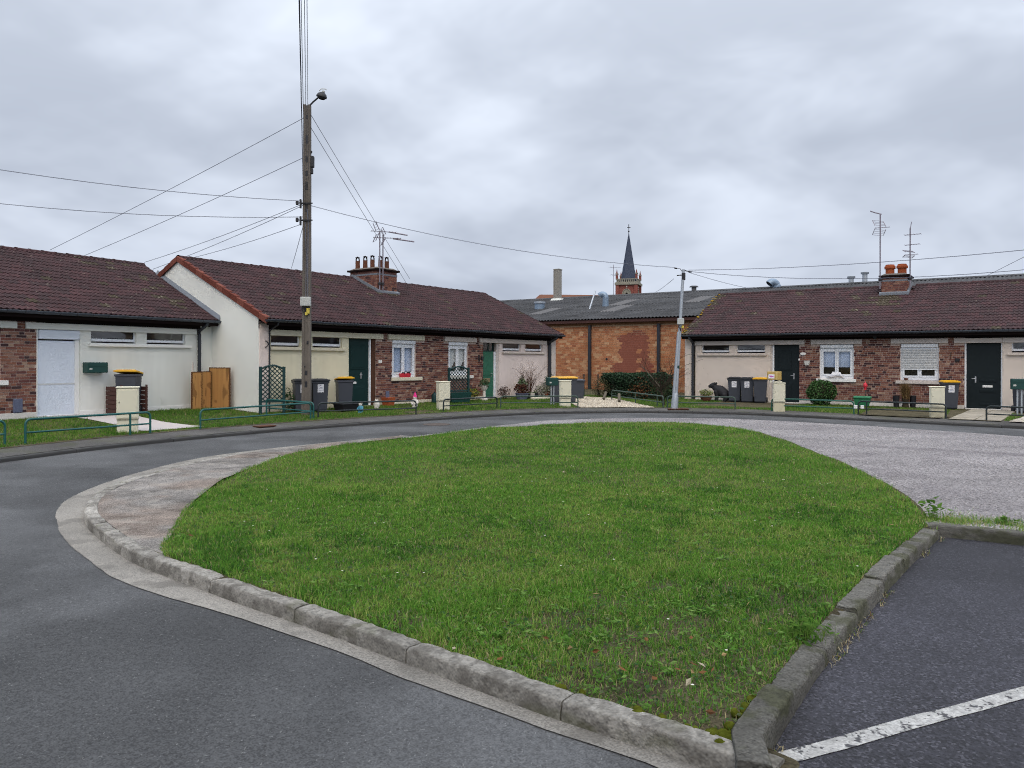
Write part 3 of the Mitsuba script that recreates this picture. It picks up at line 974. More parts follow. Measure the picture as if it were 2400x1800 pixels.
class House:
    def __init__(h, name, label, M, z_lb, z_lt, x0, x1, z_e, z_r, y_r=3.8, y_e=-.40, g=.1):
        h.k = thing(name, label, 'bungalow')
        h.M, h.zlb, h.zlt, h.x0, h.x1, h.ze, h.zr, h.yr, h.ye, h.g = M, z_lb, z_lt, x0, x1, z_e, z_r, y_r, y_e, g

    def p(h, name, mb, m, smooth=False, color=None):
        return add(f'{h.k}__{name}', mb, m, h.M, smooth, color)

    def b(h, name, x0, x1, y0, y1, z0, z1, m, c=0.0):
        return h.p(name, MB().cbox(x0, x1, y0, y1, z0, z1, c) if c else MB().box(x0, x1, y0, y1, z0, z1), m)

    def render_panel(h, x0, x1, m, wins, ledge, trim, glass_z=(None, None)):
        """a rendered wall panel with low strip windows over one long ledge"""
        zt = h.zlb - .003
        zg0, zg1 = h.zlb - .19, zt
        zf = zg0 - .07                      # foot of the window frame
        zo = zf - .045                      # foot of the opening
        poly = rect(x0, x1, h.g - .25, zt)
        for a, b in wins:
            poly = poly.difference(rect(a, b, zo, zt + 1))
        h.p('wall', MB().extr(poly, .12, wallM(.12)), m)
        for a, b in wins:
            w = h.p('window', MB().box(a, b, .075, .115, zf, zg0).box(a, a + .035, .075, .115, zg0, zt).box(b - .035, b, .075, .115, zg0, zt), 'pvc_white')
            h.p(f'{w[len(h.k) + 2:]}__pane', (np.array([(a + .03, .095, zg0 - .01), (b - .03, .095, zg0 - .01), (b - .03, .095, zt), (a + .03, .095, zt)]), [[0, 1, 2, 3]]), 'window_glass')
            h.p(f'{w[len(h.k) + 2:]}__stop', MB().box(a + .035, b - .035, .085, .092, zg0, zg0 + .018).box(a + .036, a + .055, .085, .092, zg0 + .018, zt).box(b - .055, b - .036, .085, .092, zg0 + .018, zt), 'plastic_dark')
            h.p(f'{w[len(h.k) + 2:]}__reveal_sill', MB().box(a, b, .0, .12, zo - .02, zo + .004), trim)
        zl = zo - .022
        h.b('ledge', ledge[0], ledge[1], -.085, .06, zl - .068, zl, trim, .006)

    def brick_section(h, x0, x1, holes, seed, near, limit=300, plinth='plinth_cream', plinth_span=None):
        zt = h.zlt - .05
        poly = rect(x0, x1, h.g - .25, h.zlt + .12)
        for a, b, c, d in holes:
            poly = poly.difference(rect(a, b, c, d))
        w = h.p('brick_wall', MB().extr(poly, .112, wallM(.12)), 'mortar')
        lint = h.lints
        brickwork(w, h.M, x0, x1, h.g + .13, h.zlt + .10, list(holes) + lint, -.004, BN, BRICKS, BW, seed, near=near, limit=limit)
        ps = plinth_span or (x0, x1)
        h.b('plinth', ps[0], ps[1], -.022, .1, h.g - .2, h.g + .125, plinth, .006)

    def casement(h, x0, x1, z0, z1, curtain=None, box=True, closed=None, sill='trim_cream', sx=(-.06, .12)):
        """a two-leaf window with its shutter box, sill and net curtain"""
        y0, y1 = .055, .11
        zt = z1 - (.125 if box else 0)
        fr = .062
        xm = (x0 + x1) / 2
        mb = MB()
        for a, b, c, d in ((x0, x0 + fr, z0, zt), (x1 - fr, x1, z0, zt), (x0 + fr, x1 - fr, z0, z0 + fr + .03), (x0 + fr, x1 - fr, zt - fr, zt)):
            mb.box(a, b, y0, y1, c, d)
        w = h.p('window', mb, 'pvc_white')
        q = w[len(h.k) + 2:]
        sash = .055
        for s0, s1 in ((x0 + fr, xm), (xm, x1 - fr)):
            s0 += .003
            s1 -= .003
            a0, a1 = z0 + fr + .033, zt - fr - .003
            h.p(f'{q}__sash', MB().box(s0, s0 + sash, y0 - .012, y1 - .012, a0, a1).box(s1 - sash, s1, y0 - .012, y1 - .012, a0, a1)
                .box(s0 + sash, s1 - sash, y0 - .012, y1 - .012, a0, a0 + sash + .01).box(s0 + sash, s1 - sash, y0 - .012, y1 - .012, a1 - sash, a1), 'pvc_white')
            h.p(f'{q}__pane', (np.array([(s0 + sash, .08, a0 + sash), (s1 - sash, .08, a0 + sash), (s1 - sash, .08, a1 - sash), (s0 + sash, .08, a1 - sash)]), [[0, 1, 2, 3]]), 'window_glass')
            if curtain:
                zb, m_ = curtain
                n = 40
                t = np.linspace(0, 1, n)
                xx = s0 + .03 + (s1 - s0 - .06) * t
                yy = .16 + .016 * np.sin(t * 62) + .008 * np.sin(t * 23)
                bot = np.array([zb(u) for u in t]) if callable(zb) else np.full(n, zb)
                v = np.vstack([np.column_stack([xx, yy, bot]), np.column_stack([xx, yy, np.full(n, a1)])])
                i = np.arange(n - 1)
                h.p(f'{q}__curtain', (v, np.stack([i, i + 1, n + i + 1, n + i], 1)), m_, smooth=True)
        if box:
            h.p('shutter_box', MB().cbox(x0 + .02, x1 - .02, -.012, .12, zt + .004, z1 - .003, .012), 'pvc_white')
        if closed is not None:
            n = int((zt - closed) / .055)
            sh = h.p('roller_shutter', MB().box(x0 + .035, x1 - .035, y0 - .035, y0 - .014, closed - .03, closed), 'pvc_white')
            for i in range(n):
                z = closed + i * .055
                h.p(f'{sh[len(h.k) + 2:]}__slat', MB().cbox(x0 + .04, x1 - .04, y0 - .036, y0 - .015, z + .004, z + .053, .008), 'shutter_grey')
        h.b('sill', x0 + sx[0], x1 + sx[1], -.075, .06, z0 - .115, z0 - .003, sill, .008)

    def door(h, x0, x1, m, panels, handle, letter=None, frame='pvc_white', z0=None, z1=None, frame_side=None):
        z0 = h.g + .04 if z0 is None else z0
        z1 = h.zlb - .003 if z1 is None else z1
        y = .085
        d = h.p('door', MB().box(x0 + .012, x1 - .012, y, y + .05, z0, z1), m)
        q = d[len(h.k) + 2:]
        for a, b, c, e in panels:
            h.p(f'{q}__panel', MB().cbox(a, b, y - .018, y + .01, c, e, .012), m)
            h.p(f'{q}__panel', MB().cbox(a + .055, b - .055, y - .026, y, c + .055, e - .055, .010), m)
        hx, hz0, hz1 = handle
        h.p(f'{q}__handle', MB().cbox(hx - .022, hx + .022, y - .014, y + .002, hz0, hz1, .006).tube([(hx, y - .012, (hz0 + hz1) / 2 + .02), (hx, y - .055, (hz0 + hz1) / 2 + .02), (hx - .10, y - .055, (hz0 + hz1) / 2 + .02)], .010, 6), 'steel')
        if letter:
            h.p(f'{q}__letter_flap', MB().cbox(letter[0], letter[1], y - .014, y + .003, letter[2], letter[3], .005), 'brass' if m == 'door_green' else 'trim_white')
        h.b('door_step', x0 - .03, x1 + .03, -.10, .2, h.g - .2, z0 - .008, 'plinth_white', .01)
        for a, b in (frame_side or ()):
            h.p('door_frame', MB().cbox(a, b, .045, .13, z0, z1, .006), frame)

    def lintel(h, x0, x1, m, joint=None):
        spans = [(x0, x1)] if joint is None else [(x0, joint - .004), (joint + .004, x1)]
        for a, b in spans:
            h.b('lintel', a, b, -.062, .12, h.zlb, h.zlt, m, .006)

    def shell(h, gl, gr, depth=7.6):
        """gable walls, back wall, floor slab: what closes the house"""
        zr, ze, yr = h.zr - .10, h.ze - .06, h.yr
        sl = (h.zr - h.ze) / (h.yr - h.ye)
        prof = Polygon([(.0, h.g - .25), (depth, h.g - .25), (depth, zr - sl * (depth - yr)), (yr, zr), (.0, zr - sl * yr)])
        m = np.eye(4)
        m[:3, :3] = [[0, 0, 1], [1, 0, 0], [0, 1, 0]]
        for x, mm, nm in ((h.x0, gl, 'gable_wall'), (h.x1 - .22, gr, 'gable_wall')):
            mt = m.copy()
            mt[0, 3] = x
            h.p(nm, MB().extr(prof, .22, mt), mm)
        h.b('back_wall', h.x0 + .22, h.x1 - .22, depth - .22, depth, h.g - .25, zr - sl * (depth - yr) - .02, gl)
        h.b('floor', h.x0 + .22, h.x1 - .22, .2, depth - .22, h.g - .25, h.g, 'interior_dark')
        h.b('inner_wall', h.x0 + .22, h.x1 - .22, 1.6, 1.7, h.g, h.zlt, 'interior_dark')

    def roof(h, xa, xb, seed, near, clip_r=None, clip_l=None, mossy=None, hole=None, ridge_span=None):
        sl = (h.zr - h.ze) / (h.yr - h.ye)
        n = math.hypot(1, sl)
        yb = 2 * h.yr - h.ye
        ra = ridge_span or (xa, xb)
        e0, e1 = (xa, xb)
        xr_e = xb if clip_r is None else clip_r(h.ye)
        xr_r = xb if clip_r is None else clip_r(h.yr)
        # boarding under the tiles and the rear slope
        v = np.array([(xa, h.ye, h.ze - .01), (xr_e, h.ye, h.ze - .01), (xa, h.yr, h.zr - .01), (xr_r, h.yr, h.zr - .01), (xa, yb, h.ze - .01), (xr_r, yb, h.ze - .01)])
        lo = v - (0, 0, .07)
        vv = np.vstack([v, lo])
        f = [[0, 1, 3, 2], [2, 3, 5, 4], [6, 8, 9, 7], [8, 10, 11, 9], [0, 6, 7, 1], [4, 5, 11, 10], [0, 2, 8, 6], [2, 4, 10, 8], [1, 7, 9, 3], [3, 9, 11, 5]]
        k = h.p('roof', (vv, np.array(f)), 'tile_under')
        R, L = tiled_roof(k, h.M, xa, xb, h.ye, h.ze, h.yr, h.zr, seed, near, clip_r, clip_l, mossy, hole=hole)
        # ridge tiles
        x = ra[0]
        r = np.random.default_rng(seed + 5)
        while x < min(ra[1], xr_r) - .05:
            e = min(x + .36, ra[1], xr_r)
            if hole is None or not hole((x + e) / 2, h.yr):
                a = np.linspace(-.25, PI + .25, 9)
                pts = []
                for xx, rr in ((x, .118), (x + .05, .118), (x + .052, .105), (e + .03, .10)):
                    pts.append(np.column_stack([np.full(9, xx), h.yr + rr * np.cos(a), h.zr - .015 + rr * .72 * np.sin(a)]))
                pts = np.array(pts).reshape(-1, 3) + (0, 0, r.uniform(-.008, .008))
                i, j = np.meshgrid(np.arange(3), np.arange(8), indexing='ij')
                q = np.stack([i * 9 + j, i * 9 + j + 1, (i + 1) * 9 + j + 1, (i + 1) * 9 + j], -1).reshape(-1, 4)
                add(f'{k}__ridge_tile', (pts, q), TILES[r.choice(3)], h.M, smooth=40)
            x += .36
        # eave: fascia, gutter with its brackets
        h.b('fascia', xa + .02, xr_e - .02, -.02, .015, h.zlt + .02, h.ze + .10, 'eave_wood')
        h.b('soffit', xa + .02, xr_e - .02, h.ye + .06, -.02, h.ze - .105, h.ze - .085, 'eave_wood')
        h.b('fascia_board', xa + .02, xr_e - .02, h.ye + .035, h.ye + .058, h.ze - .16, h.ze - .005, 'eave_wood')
        a = np.linspace(PI, 2 * PI, 9)
        gy, gz = h.ye - .035, h.ze - .012
        po = np.column_stack([gy + .066 * np.cos(a), gz + .066 * np.sin(a)])
        pi_ = np.column_stack([gy + .058 * np.cos(a[::-1]), gz + .004 + .058 * np.sin(a[::-1])])
        ring = np.vstack([po, pi_])
        n = len(ring)
        v = np.vstack([np.column_stack([np.full(n, xa - .05), ring]), np.column_stack([np.full(n, xr_e + .03), ring])])
        i = np.arange(n)
        gk = h.p('gutter', (v, np.stack([i, (i + 1) % n, n + (i + 1) % n, n + i], 1)), 'gutter_zinc', smooth=30)
        for x in (xa - .05, xr_e + .024):
            h.p(f'{gk[len(h.k) + 2:]}__end_cap', MB().extr(Polygon(po), .008, np.array([[0, 0, 1, x], [1, 0, 0, 0], [0, 1, 0, 0], [0, 0, 0, 1.0]])), 'gutter_dark')
        for x in np.arange(xa + .2, xr_e - .1, .40):
            aa = np.linspace(PI * .98, 2 * PI, 6)
            h.p(f'{gk[len(h.k) + 2:]}__bracket', MB().tube(np.column_stack([np.full(6, x), gy + .070 * np.cos(aa), gz + .070 * np.sin(aa)]), .009, 4), 'gutter_dark')
        return k

    def downpipe(h, x, z0=None, r=.042, y=-.075, m='gutter_dark'):
        z0 = h.g + .02 if z0 is None else z0
        h.p('downpipe', MB().tube([(x, h.ye - .03, h.ze - .07), (x, h.ye - .02, h.ze - .13), (x, y, h.ze - .30), (x, y, h.ze - .42), (x, y, z0)], r, 8), m, smooth=40)


def chimney(h, x0, x1, y0, y1, z0, z1, seed, pots, pot_m, mast_face=None):
    k = h.p('chimney', MB().box(x0, x1, y0, y1, z0, z1), 'mortar_dark')
    q = k[len(h.k) + 2:]
    brickwork(k, h.M, x0, x1, z0, z1, [], y0 - .006, BN, BRICKS, [.4, .25, .1, .1, .15, .0], seed, depth=.02, limit=300)
    for xs, dd in ((x0, (0, -1)), (x1, (0, 1))):
        m2 = h.M @ mat((0, -1), (x0, y1)) if xs == x0 else h.M @ mat((0, 1), (x1, y0))
        brickwork(k, m2, 0, y1 - y0, z0, z1, [], -.006, BN, BRICKS, [.45, .2, .1, .05, .2, .0], seed + 1, depth=.02, limit=300)
    h.p(f'{q}__band', MB().box(x0 - .014, x1 + .014, y0 - .014, y1 + .014, z1 - .16, z1 - .10), 'flashing_zinc')
    h.p(f'{q}__cap', MB().cbox(x0 - .09, x1 + .09, y0 - .09, y1 + .09, z1, z1 + .07, .012), 'eave_wood')
    h.p(f'{q}__mortar_bed', MB().hull([(x0 - .02, y0 - .02, z1 + .07), (x1 + .02, y0 - .02, z1 + .07), (x0 - .02, y1 + .02, z1 + .07), (x1 + .02, y1 + .02, z1 + .07),
                                        (x0 + .08, y0 + .08, z1 + .14), (x1 - .08, y0 + .08, z1 + .14), (x0 + .08, y1 - .08, z1 + .14), (x1 - .08, y1 - .08, z1 + .14)]), 'pole_concrete')
    for (px, py, style) in pots:
        if style == 'hood':
            pk = h.p(f'{q}__chimney_pot', MB().lathe([(.085, z1 + .08), (.082, z1 + .42), (.066, z1 + .42), (.066, z1 + .10)], (px, py, 0), 14), pot_m, smooth=40)
            a = np.linspace(0, PI, 9)
            h.p(f'{q}__chimney_hood', MB().tube(np.column_stack([px + .080 * np.cos(a), np.full(9, py), z1 + .42 + .15 * np.sin(a)]), .024, 5)
                .tube(np.column_stack([np.full(9, px), py + .080 * np.cos(a), z1 + .42 + .152 * np.sin(a)]), .022, 5)
                .cbox(px - .07, px + .07, py - .06, py + .06, z1 + .535, z1 + .565, .01), 'eave_wood')
        else:
            h.p(f'{q}__chimney_pot', MB().lathe([(.155, z1 + .07), (.150, z1 + .32), (.150, z1 + .33), (.195, z1 + .35), (.195, z1 + .43), (.165, z1 + .45), (.150, z1 + .50), (.125, z1 + .50), (.12, z1 + .1)], (px, py, 0), 16), pot_m, smooth=30)
    return k


# --- the left-hand bungalow
H1 = House('white_bungalow', 'leftmost bungalow with white rendered wall, closed white roller shutter door and dark brown tiled roof', mat((.5107, .8598), (-8.806, 21.334, .067)) @ sc(.958, .958, .958), 2.32, 2.475, -10.0, 0.56, 2.735, 4.68, g=.20)
H1.lints = [(-9, -4.86, 2.30, 2.50), (-4.67, 0, 2.30, 2.50)]
H1.render_panel(-3.36, .56, 'render_white', [(-3.07, -1.83), (-1.52, -.32)], (-3.14, -.16), 'trim_white')
H1.brick_section(-9.5, -4.41, [(-7.0, -5.20, 1.08, 2.32)], 41, (-4.6,), plinth='plinth_white')
H1.lintel(-4.67, .02, 'lintel_white')
H1.lintel(-9.0, -4.87, 'lintel_white')
H1.casement(-7.0, -5.20, 1.10, 2.31, curtain=(1.3, 'curtain_white'), sill='trim_white', sx=(-.1, .14))
H1.b('pier', -4.41, -4.385, -.01, .12, H1.g, 2.315, 'trim_white')
sd = H1.p('roller_door', MB().box(-4.36, -3.47, .052, .07, .20, 2.05), 'shutter_white')
q = sd[len(H1.k) + 2:]
for i in range(33):
    z = .235 + i * .055
    H1.p(f'{q}__slat', MB().cbox(-4.36, -3.47, .036, .056, z, z + .0542, .0025), 'shutter_white')
H1.p(f'{q}__bottom_bar', MB().cbox(-4.36, -3.47, .034, .06, .20, .232, .006), 'pvc_white')
H1.p(f'{q}__lock_bar', MB().cbox(-4.36, -3.47, .028, .05, .965, 1.005, .004), 'shutter_grey')
H1.p('shutter_box', MB().cbox(-4.365, -3.375, -.03, .12, 2.085, 2.31, .012), 'shutter_white')
H1.p('door_jamb', MB().cbox(-3.47, -3.362, .02, .12, .20, 2.08, .006), 'trim_white')
H1.b('door_step', -4.4, -3.36, -.10, .2, -.05, .195, 'plinth_white', .01)
H1.p('air_vent', MB().box(-1.10, -.90, -.008, .01, .36, .56).box(-1.09, -.91, -.014, .0, .40, .415).box(-1.09, -.91, -.014, 0, .44, .455).box(-1.09, -.91, -.014, 0, .48, .495), 'lintel_white')
H1.p('meter_hatch', MB().cbox(-4.94, -4.73, -.035, .02, .33, .66, .012), 'pot_bluegrey')
H1.b('gable_strip', .17, .57, -.03, .1, .0, 2.56, 'render_white')
H1.shell('render_white', 'render_white')
H1.b('wall_base', -3.36, .165, -.015, .1, -.05, .30, 'trim_white', .006)
H1.downpipe(.09, r=.048)
clip1 = lambda y: .535 + .08 * (y + .40)
H1k = H1.roof(-9.5, 1.2, 51, -3.0, clip_r=clip1, mossy=lambda x, y: .03 + .25 * max(0, 1 - abs(x + .2) / .7))
# the zinc flashing where this roof meets the next gable
sl1 = (4.68 - 2.735) / 4.2
H1.p('flashing', MB().hull([(clip1(y) - dx, y, 2.735 + sl1 * (y + .40) + dz) for y in (-.45, 2.9) for dx, dz in ((.07, .03), (.0, .03), (.07, .05), (.02, .17), (-.02, .17))]), 'flashing_zinc')

# --- the middle bungalow
H2 = House('cream_bungalow', 'middle bungalow with cream and rose walls, two green doors and hooded chimney pots', mat((.5778, .8162), (-6.788, 20.553)), 2.26, 2.42, 0.0, 14.92, 2.68, 4.62, g=.15)
H2.lints = [(.3, 4.64, 2.24, 2.44), (4.85, 6.60, 2.24, 2.44), (7.62, 9.45, 2.24, 2.44), (9.61, 14.3, 2.24, 2.44)]
H2.render_panel(.345, 3.22, 'render_cream', [(.40, 1.40), (1.83, 2.95)], (.36, 3.05), 'trim_cream')
H2.brick_section(4.36, 9.88, [(5.07, 6.20, 1.03, 2.26), (7.88, 8.98, 1.05, 2.26)], 42, (5.2,))
H2.lintel(.35, 4.63, 'lintel_cream', 3.32)
H2.lintel(4.86, 6.58, 'lintel_cream')
H2.lintel(7.63, 9.44, 'lintel_pink')
H2.lintel(9.62, 14.2, 'lintel_pink', 10.95)
H2.door(3.23, 4.11, 'door_bottle_green', [(3.36, 3.98, 1.30, 2.05), (3.36, 3.98, .30, .80)], (3.80, 1.02, 1.22), (3.33, 3.60, .865, .935), frame='pvc_white', frame_side=[(4.115, 4.19)])
H2.b('door_cheek', 4.19, 4.36, .03, .12, .15, 2.257, 'iron_rust')
H2.casement(5.07, 6.20, 1.04, 2.25, curtain=(1.22, 'curtain_blue'), sill='trim_cream', sx=(-.05, .26))
H2.casement(7.88, 8.98, 1.06, 2.25, curtain=(lambda u: 1.22 + .42 * abs(u - .35) * 1.2, 'curtain_white'), sill='plinth_white', sx=(-.05, .26))
d2 = H2.door(9.90, 10.63, 'door_green', [(9.99, 10.54, 1.02, 1.86), (9.99, 10.54, .26, .68)], (10.50, .98, 1.16), (10.02, 10.42, .77, .93), z1=1.93, frame_side=[(10.64, 10.74)])
tf = H2.p('transom_window', MB().box(9.90, 10.63, .08, .12, 1.933, 1.975).box(9.90, 9.94, .08, .12, 1.975, 2.257).box(10.59, 10.63, .08, .12, 1.975, 2.257).box(10.30, 10.335, .08, .12, 1.975, 2.257), 'door_bottle_green')
H2.p('transom_window__pane', (np.array([(9.93, .10, 1.97), (10.6, .10, 1.97), (10.6, .10, 2.25), (9.93, .10, 2.25)]), [[0, 1, 2, 3]]), 'window_glass')
H2.b('door_cheek', 10.745, 10.90, .02, .12, .15, 2.257, 'lintel_grey')
H2.render_panel(10.90, 14.55, 'render_pink', [(11.12, 12.35), (12.67, 13.95)], (11.08, 14.05), 'trim_rose')
H2.b('corner_strip', .02, .30, -.035, .12, -.05, 2.62, 'render_pink')
H2.b('corner_strip', 14.56, 14.92, -.035, .12, -.05, 2.52, 'trim_rose')
H2.shell('render_white', 'render_pink')
H2.p('air_vent', MB().cbox(2.16, 2.40, -.012, .01, .37, .52, .004), 'lintel_grey')
H2.downpipe(.322, r=.020, y=-.05)
H2.downpipe(14.37, r=.075, y=-.08)
H2.p('cable_hook', MB().tube([(.20, -.03, 2.10), (.20, -.10, 2.10), (.23, -.12, 2.02), (.20, -.10, 1.95), (.19, -.04, 1.93)], .016, 5), 'lamp_black')
H2.p('number_plate', MB().cbox(4.46, 4.61, -.016, -.002, 1.505, 1.595, .004), 'enamel_white')
H2.p('wall_lamp', MB().tube([(9.62, -.01, 1.62), (9.62, -.10, 1.66), (9.62, -.16, 1.76)], .014, 5).cbox(9.57, 9.67, -.21, -.11, 1.60, 1.75, .02).cbox(9.58, 9.66, -.02, -.004, 1.56, 1.80, .004), 'lamp_black')
m2f = lambda x, y: .02 + .75 * max(0, 1 - abs(x - 7.4) / 1.1) * max(0, 1 - max(0, 2.6 - y) / .9) * (y < 2.8)
CH2 = (6.93, 7.93, 2.55, 3.95)
H2k = H2.roof(-.02, 14.95, 52, 4.0, mossy=m2f, hole=lambda x, y: CH2[0] - .05 < x < CH2[1] + .05 and y > CH2[2])
ch2 = chimney(H2, *CH2, 4.0, 4.84, 61, [(7.08, 3.72, 'hood'), (7.08, 3.32, 'hood'), (7.08, 2.95, 'hood'), (7.36, 2.82, 'hood'), (7.72, 2.86, 'hood')], 'terracotta_dark')
# flashing round the chimney foot
sl2 = (4.62 - 2.68) / 4.2
zz2 = lambda y: 2.68 + sl2 * (y + .40)
H2.p('chimney_flashing', MB().hull([(x, y, zz2(y) + dz) for x, y in ((6.86, 2.43), (6.935, 2.43), (6.86, 3.8), (6.935, 3.8)) for dz in (.04, .14)])
     .hull([(x, y, zz2(y) + dz) for x, y in ((6.86, 2.43), (7.98, 2.43), (6.86, 2.548), (7.98, 2.548)) for dz in (.035, .10)]), 'flashing_zinc')
# red verge tiles down the left gable
L2 = math.hypot(4.2, 4.62 - 2.68)
u2 = np.array([0, 4.2 / L2, (4.62 - 2.68) / L2])
for sgn in (1, -1):
    for i in range(13):
        s0, s1 = i * L2 / 13, (i + .965) * L2 / 13
        pts = []
        for s in (s0, s1):
            y, z = -.40 + u2[1] * s, 2.68 + u2[2] * s
            y = y if sgn > 0 else 7.6 - y
            up = .05 if s == s0 else .03
            pts += [(-.062, y, z - .125), (-.062, y, z + up), (-.04, y, z + up + .012), (.07, y, z + up + .008), (.07, y, z), (-.045, y, z - .125)]
        add(f'{H2k}__verge_tile', MB().hull(pts), 'verge_red' if (i * 7) % 3 else 'verge_red_pale', H2.M)

# --- the right-hand bungalow
H3 = House('rose_bungalow', 'right-hand bungalow with pale rose end wall, brick front, dark doors and two terracotta chimney pots', mat((.8221, -.5693), (6.743, 29.894)), 2.20, 2.355, 0.0, 13.9, 2.60, 4.455, g=.09)
H3.lints = [(.3, 4.48, 2.18, 2.37), (4.68, 6.37, 2.18, 2.37), (7.25, 8.94, 2.18, 2.37), (9.09, 13.7, 2.18, 2.37)]
H3.render_panel(.41, 3.27, 'render_rose', [(.66, 1.74), (2.02, 3.07)], (.52, 3.14), 'trim_rose')
H3.brick_section(4.29, 9.385, [(4.98, 6.10, 1.00, 2.20), (7.54, 8.67, .98, 2.20)], 43, (8.0,), plinth='plinth_white')
H3.lintel(.40, 4.47, 'lintel_grey')
H3.lintel(4.69, 6.36, 'lintel_grey')
H3.lintel(7.26, 8.93, 'lintel_grey')
H3.lintel(9.10, 13.5, 'lintel_grey', 10.41)
H3.door(3.39, 4.28, 'door_black_green', [(3.52, 4.0, 1.25, 1.98), (3.52, 4.0, .28, .78)], (4.085, .95, 1.17), None, frame_side=[(3.335, 3.388)])
H3.b('door_cheek', 3.27, 3.334, .03, .12, .09, 2.197, 'lintel_grey')
H3.casement(4.98, 6.10, 1.00, 2.19, curtain=(1.40, 'curtain_blue'), sill='trim_white', sx=(-.11, .08))
H3.casement(7.54, 8.67, .98, 2.19, closed=1.36, sill='lintel_grey', sx=(-.13, .05))
H3.door(9.44, 10.37, 'door_black_green', [(9.80, 10.24, .96, 1.06), (9.80, 10.24, .62, .73), (9.80, 10.24, .22, .30)], (9.69, .94, 1.14), (9.88, 10.15, .79, .865), frame_side=[(9.388, 9.438), (10.372, 10.41)])
H3.render_panel(10.41, 13.5, 'render_rose', [(10.66, 11.75), (12.05, 13.1)], (10.54, 13.2), 'trim_rose')
H3.b('corner_strip', .0, .28, -.035, .12, -.05, 2.50, 'render_rose')
H3.b('wall_base', .41, 3.27, -.02, .1, -.1, .17, 'plinth_white', .006)
H3.shell('render_rose', 'render_rose')
H3.downpipe(.335, r=.052, y=-.075)
H3.p('oval_plaque', MB().lathe([(0, .0), (.105, .0), (.105, .012), (.09, .02), (0, .02)], (0, 0, 0), 18, np.array([[1, 0, 0, 4.42], [0, 0, -1, -.004], [0, .5, 0, 1.865], [0, 0, 0, 1.0]])), 'enamel_white')
H3.p('wall_pot', MB().hull([(4.45, -.01, 1.62), (4.67, -.01, 1.62), (4.47, -.13, 1.62), (4.65, -.13, 1.62), (4.49, -.01, 1.46), (4.63, -.01, 1.46), (4.51, -.08, 1.46), (4.61, -.08, 1.46)]), 'enamel_white')
H3.p('door_bell', MB().cbox(4.26, 4.31, -.02, .03, 1.62, 1.70, .008), 'enamel_white')
H3.p('alarm_box', MB().cbox(9.13, 9.26, -.055, -.004, 1.60, 1.71, .01), 'lamp_black')
H3.p('iron_bracket', MB().tube([(9.01, -.01, 1.91), (9.01, -.03, 1.69)], .014, 5).tube([(9.01, -.01, 1.86), (9.01, -.12, 1.86)], .011, 5), 'iron_rust')
H3.p('downspout_hopper', MB().hull([(6.70, -.14, 2.50), (6.86, -.14, 2.50), (6.70, -.02, 2.50), (6.86, -.02, 2.50), (6.75, -.1, 2.36), (6.81, -.1, 2.36), (6.75, -.03, 2.36), (6.81, -.03, 2.36)]), 'gutter_dark')
m3f = lambda x, y: .02 + .8 * max(0, 1 - abs(x - 6.9 + .35 * (3 - y) * (1 if x < 6.9 else -.4)) / .8) * (y < 3.1) * min(1, max(0, (y - .8) / 1.6)) + (.45 if x < .25 else 0)
CH3 = (6.50, 7.35, 2.93, 3.95)
H3k = H3.roof(-.02, 13.95, 53, 8.0, mossy=m3f, hole=lambda x, y: CH3[0] - .05 < x < CH3[1] + .05 and y > CH3[2])
ch3 = chimney(H3, *CH3, 3.95, 4.73, 62, [(6.72, 3.35, 'wide'), (7.13, 3.35, 'wide')], 'terracotta')
sl3 = (4.455 - 2.60) / 4.2
zz3 = lambda y: 2.60 + sl3 * (y + .40)
H3.p('chimney_flashing', MB().hull([(x, y, zz3(y) + dz) for x, y in ((7.355, 2.80), (7.43, 2.80), (7.355, 3.8), (7.43, 3.8)) for dz in (.04, .14)])
     .hull([(x, y, zz3(y) + dz) for x, y in ((6.43, 2.80), (7.43, 2.80), (6.43, 2.926), (7.43, 2.926)) for dz in (.035, .12)]), 'flashing_zinc')
r_ = np.random.default_rng(5)
mb = MB()
for i in range(26):
    y = r_.uniform(-.3, 3.7)
    mb.sph((-.02 + r_.uniform(-.03, .10), y, zz3(y) + .055), (r_.uniform(.02, .06), r_.uniform(.02, .07), .022), sub=1)
matte('lichen_yellow', (0.33, 0.22, 0.035))
tag(H3.p('roof__lichen', mb, 'lichen_yellow'), 'yellow lichen cushions on the left verge', kind='stuff')

# --- the brick warehouse behind
WM = mat((.8221, -.5693), (4.2, 38.0))
W = thing('brick_warehouse', 'long orange brick warehouse with grey corrugated roof behind the two bungalows', 'warehouse')
wk = add(f'{W}__wall', MB().box(-16, 30, .0, .25, -.2, 3.5).box(-16, -15.75, .25, 20, -.2, 3.5).box(29.75, 30, .25, 20, -.2, 3.5).box(-16, 30, 20, 20.25, -.2, 3.5), 'mortar_light', WM)
zone = lambda x, z, ci: 5 if (1.25 + .10 * math.sin(z * 9) - (.35 if z < 1.5 else 0) < x < 2.78 + (.25 if z < 1.45 else 0) and z < 2.95 - .12 * math.sin(x * 5) and not (2.22 < x < 2.34 and z < 2.3)) else ci
brickwork(wk, WM, -7.5, 8.0, .05, 3.34, [], -.012, [f'hollow_brick_{i}' for i in range(5)] + ['patch_brick'], WBR + [(0.19, 0.058, 0.042)], WW + [0.0], 44, L=.23, Hh=.098, joint=.014, depth=.03, near=(1.5,), headers=False, zone=zone)
pz_ = [(x, z) for x, z in ((1.0, .1), (2.95, .1), (3.0, 1.4), (2.72, 1.5), (2.78, 2.8), (1.34, 2.88), (1.2, 1.6), (.95, 1.4))]
add(f'{W}__paint_patch', MB().extr(Polygon(pz_), .006, wallM(-.0005)), 'patch_paint', WM)
add(f'{W}__eave_board', MB().box(-16, 30, -.16, -.02, 3.36, 3.58), 'fence_frame', WM)
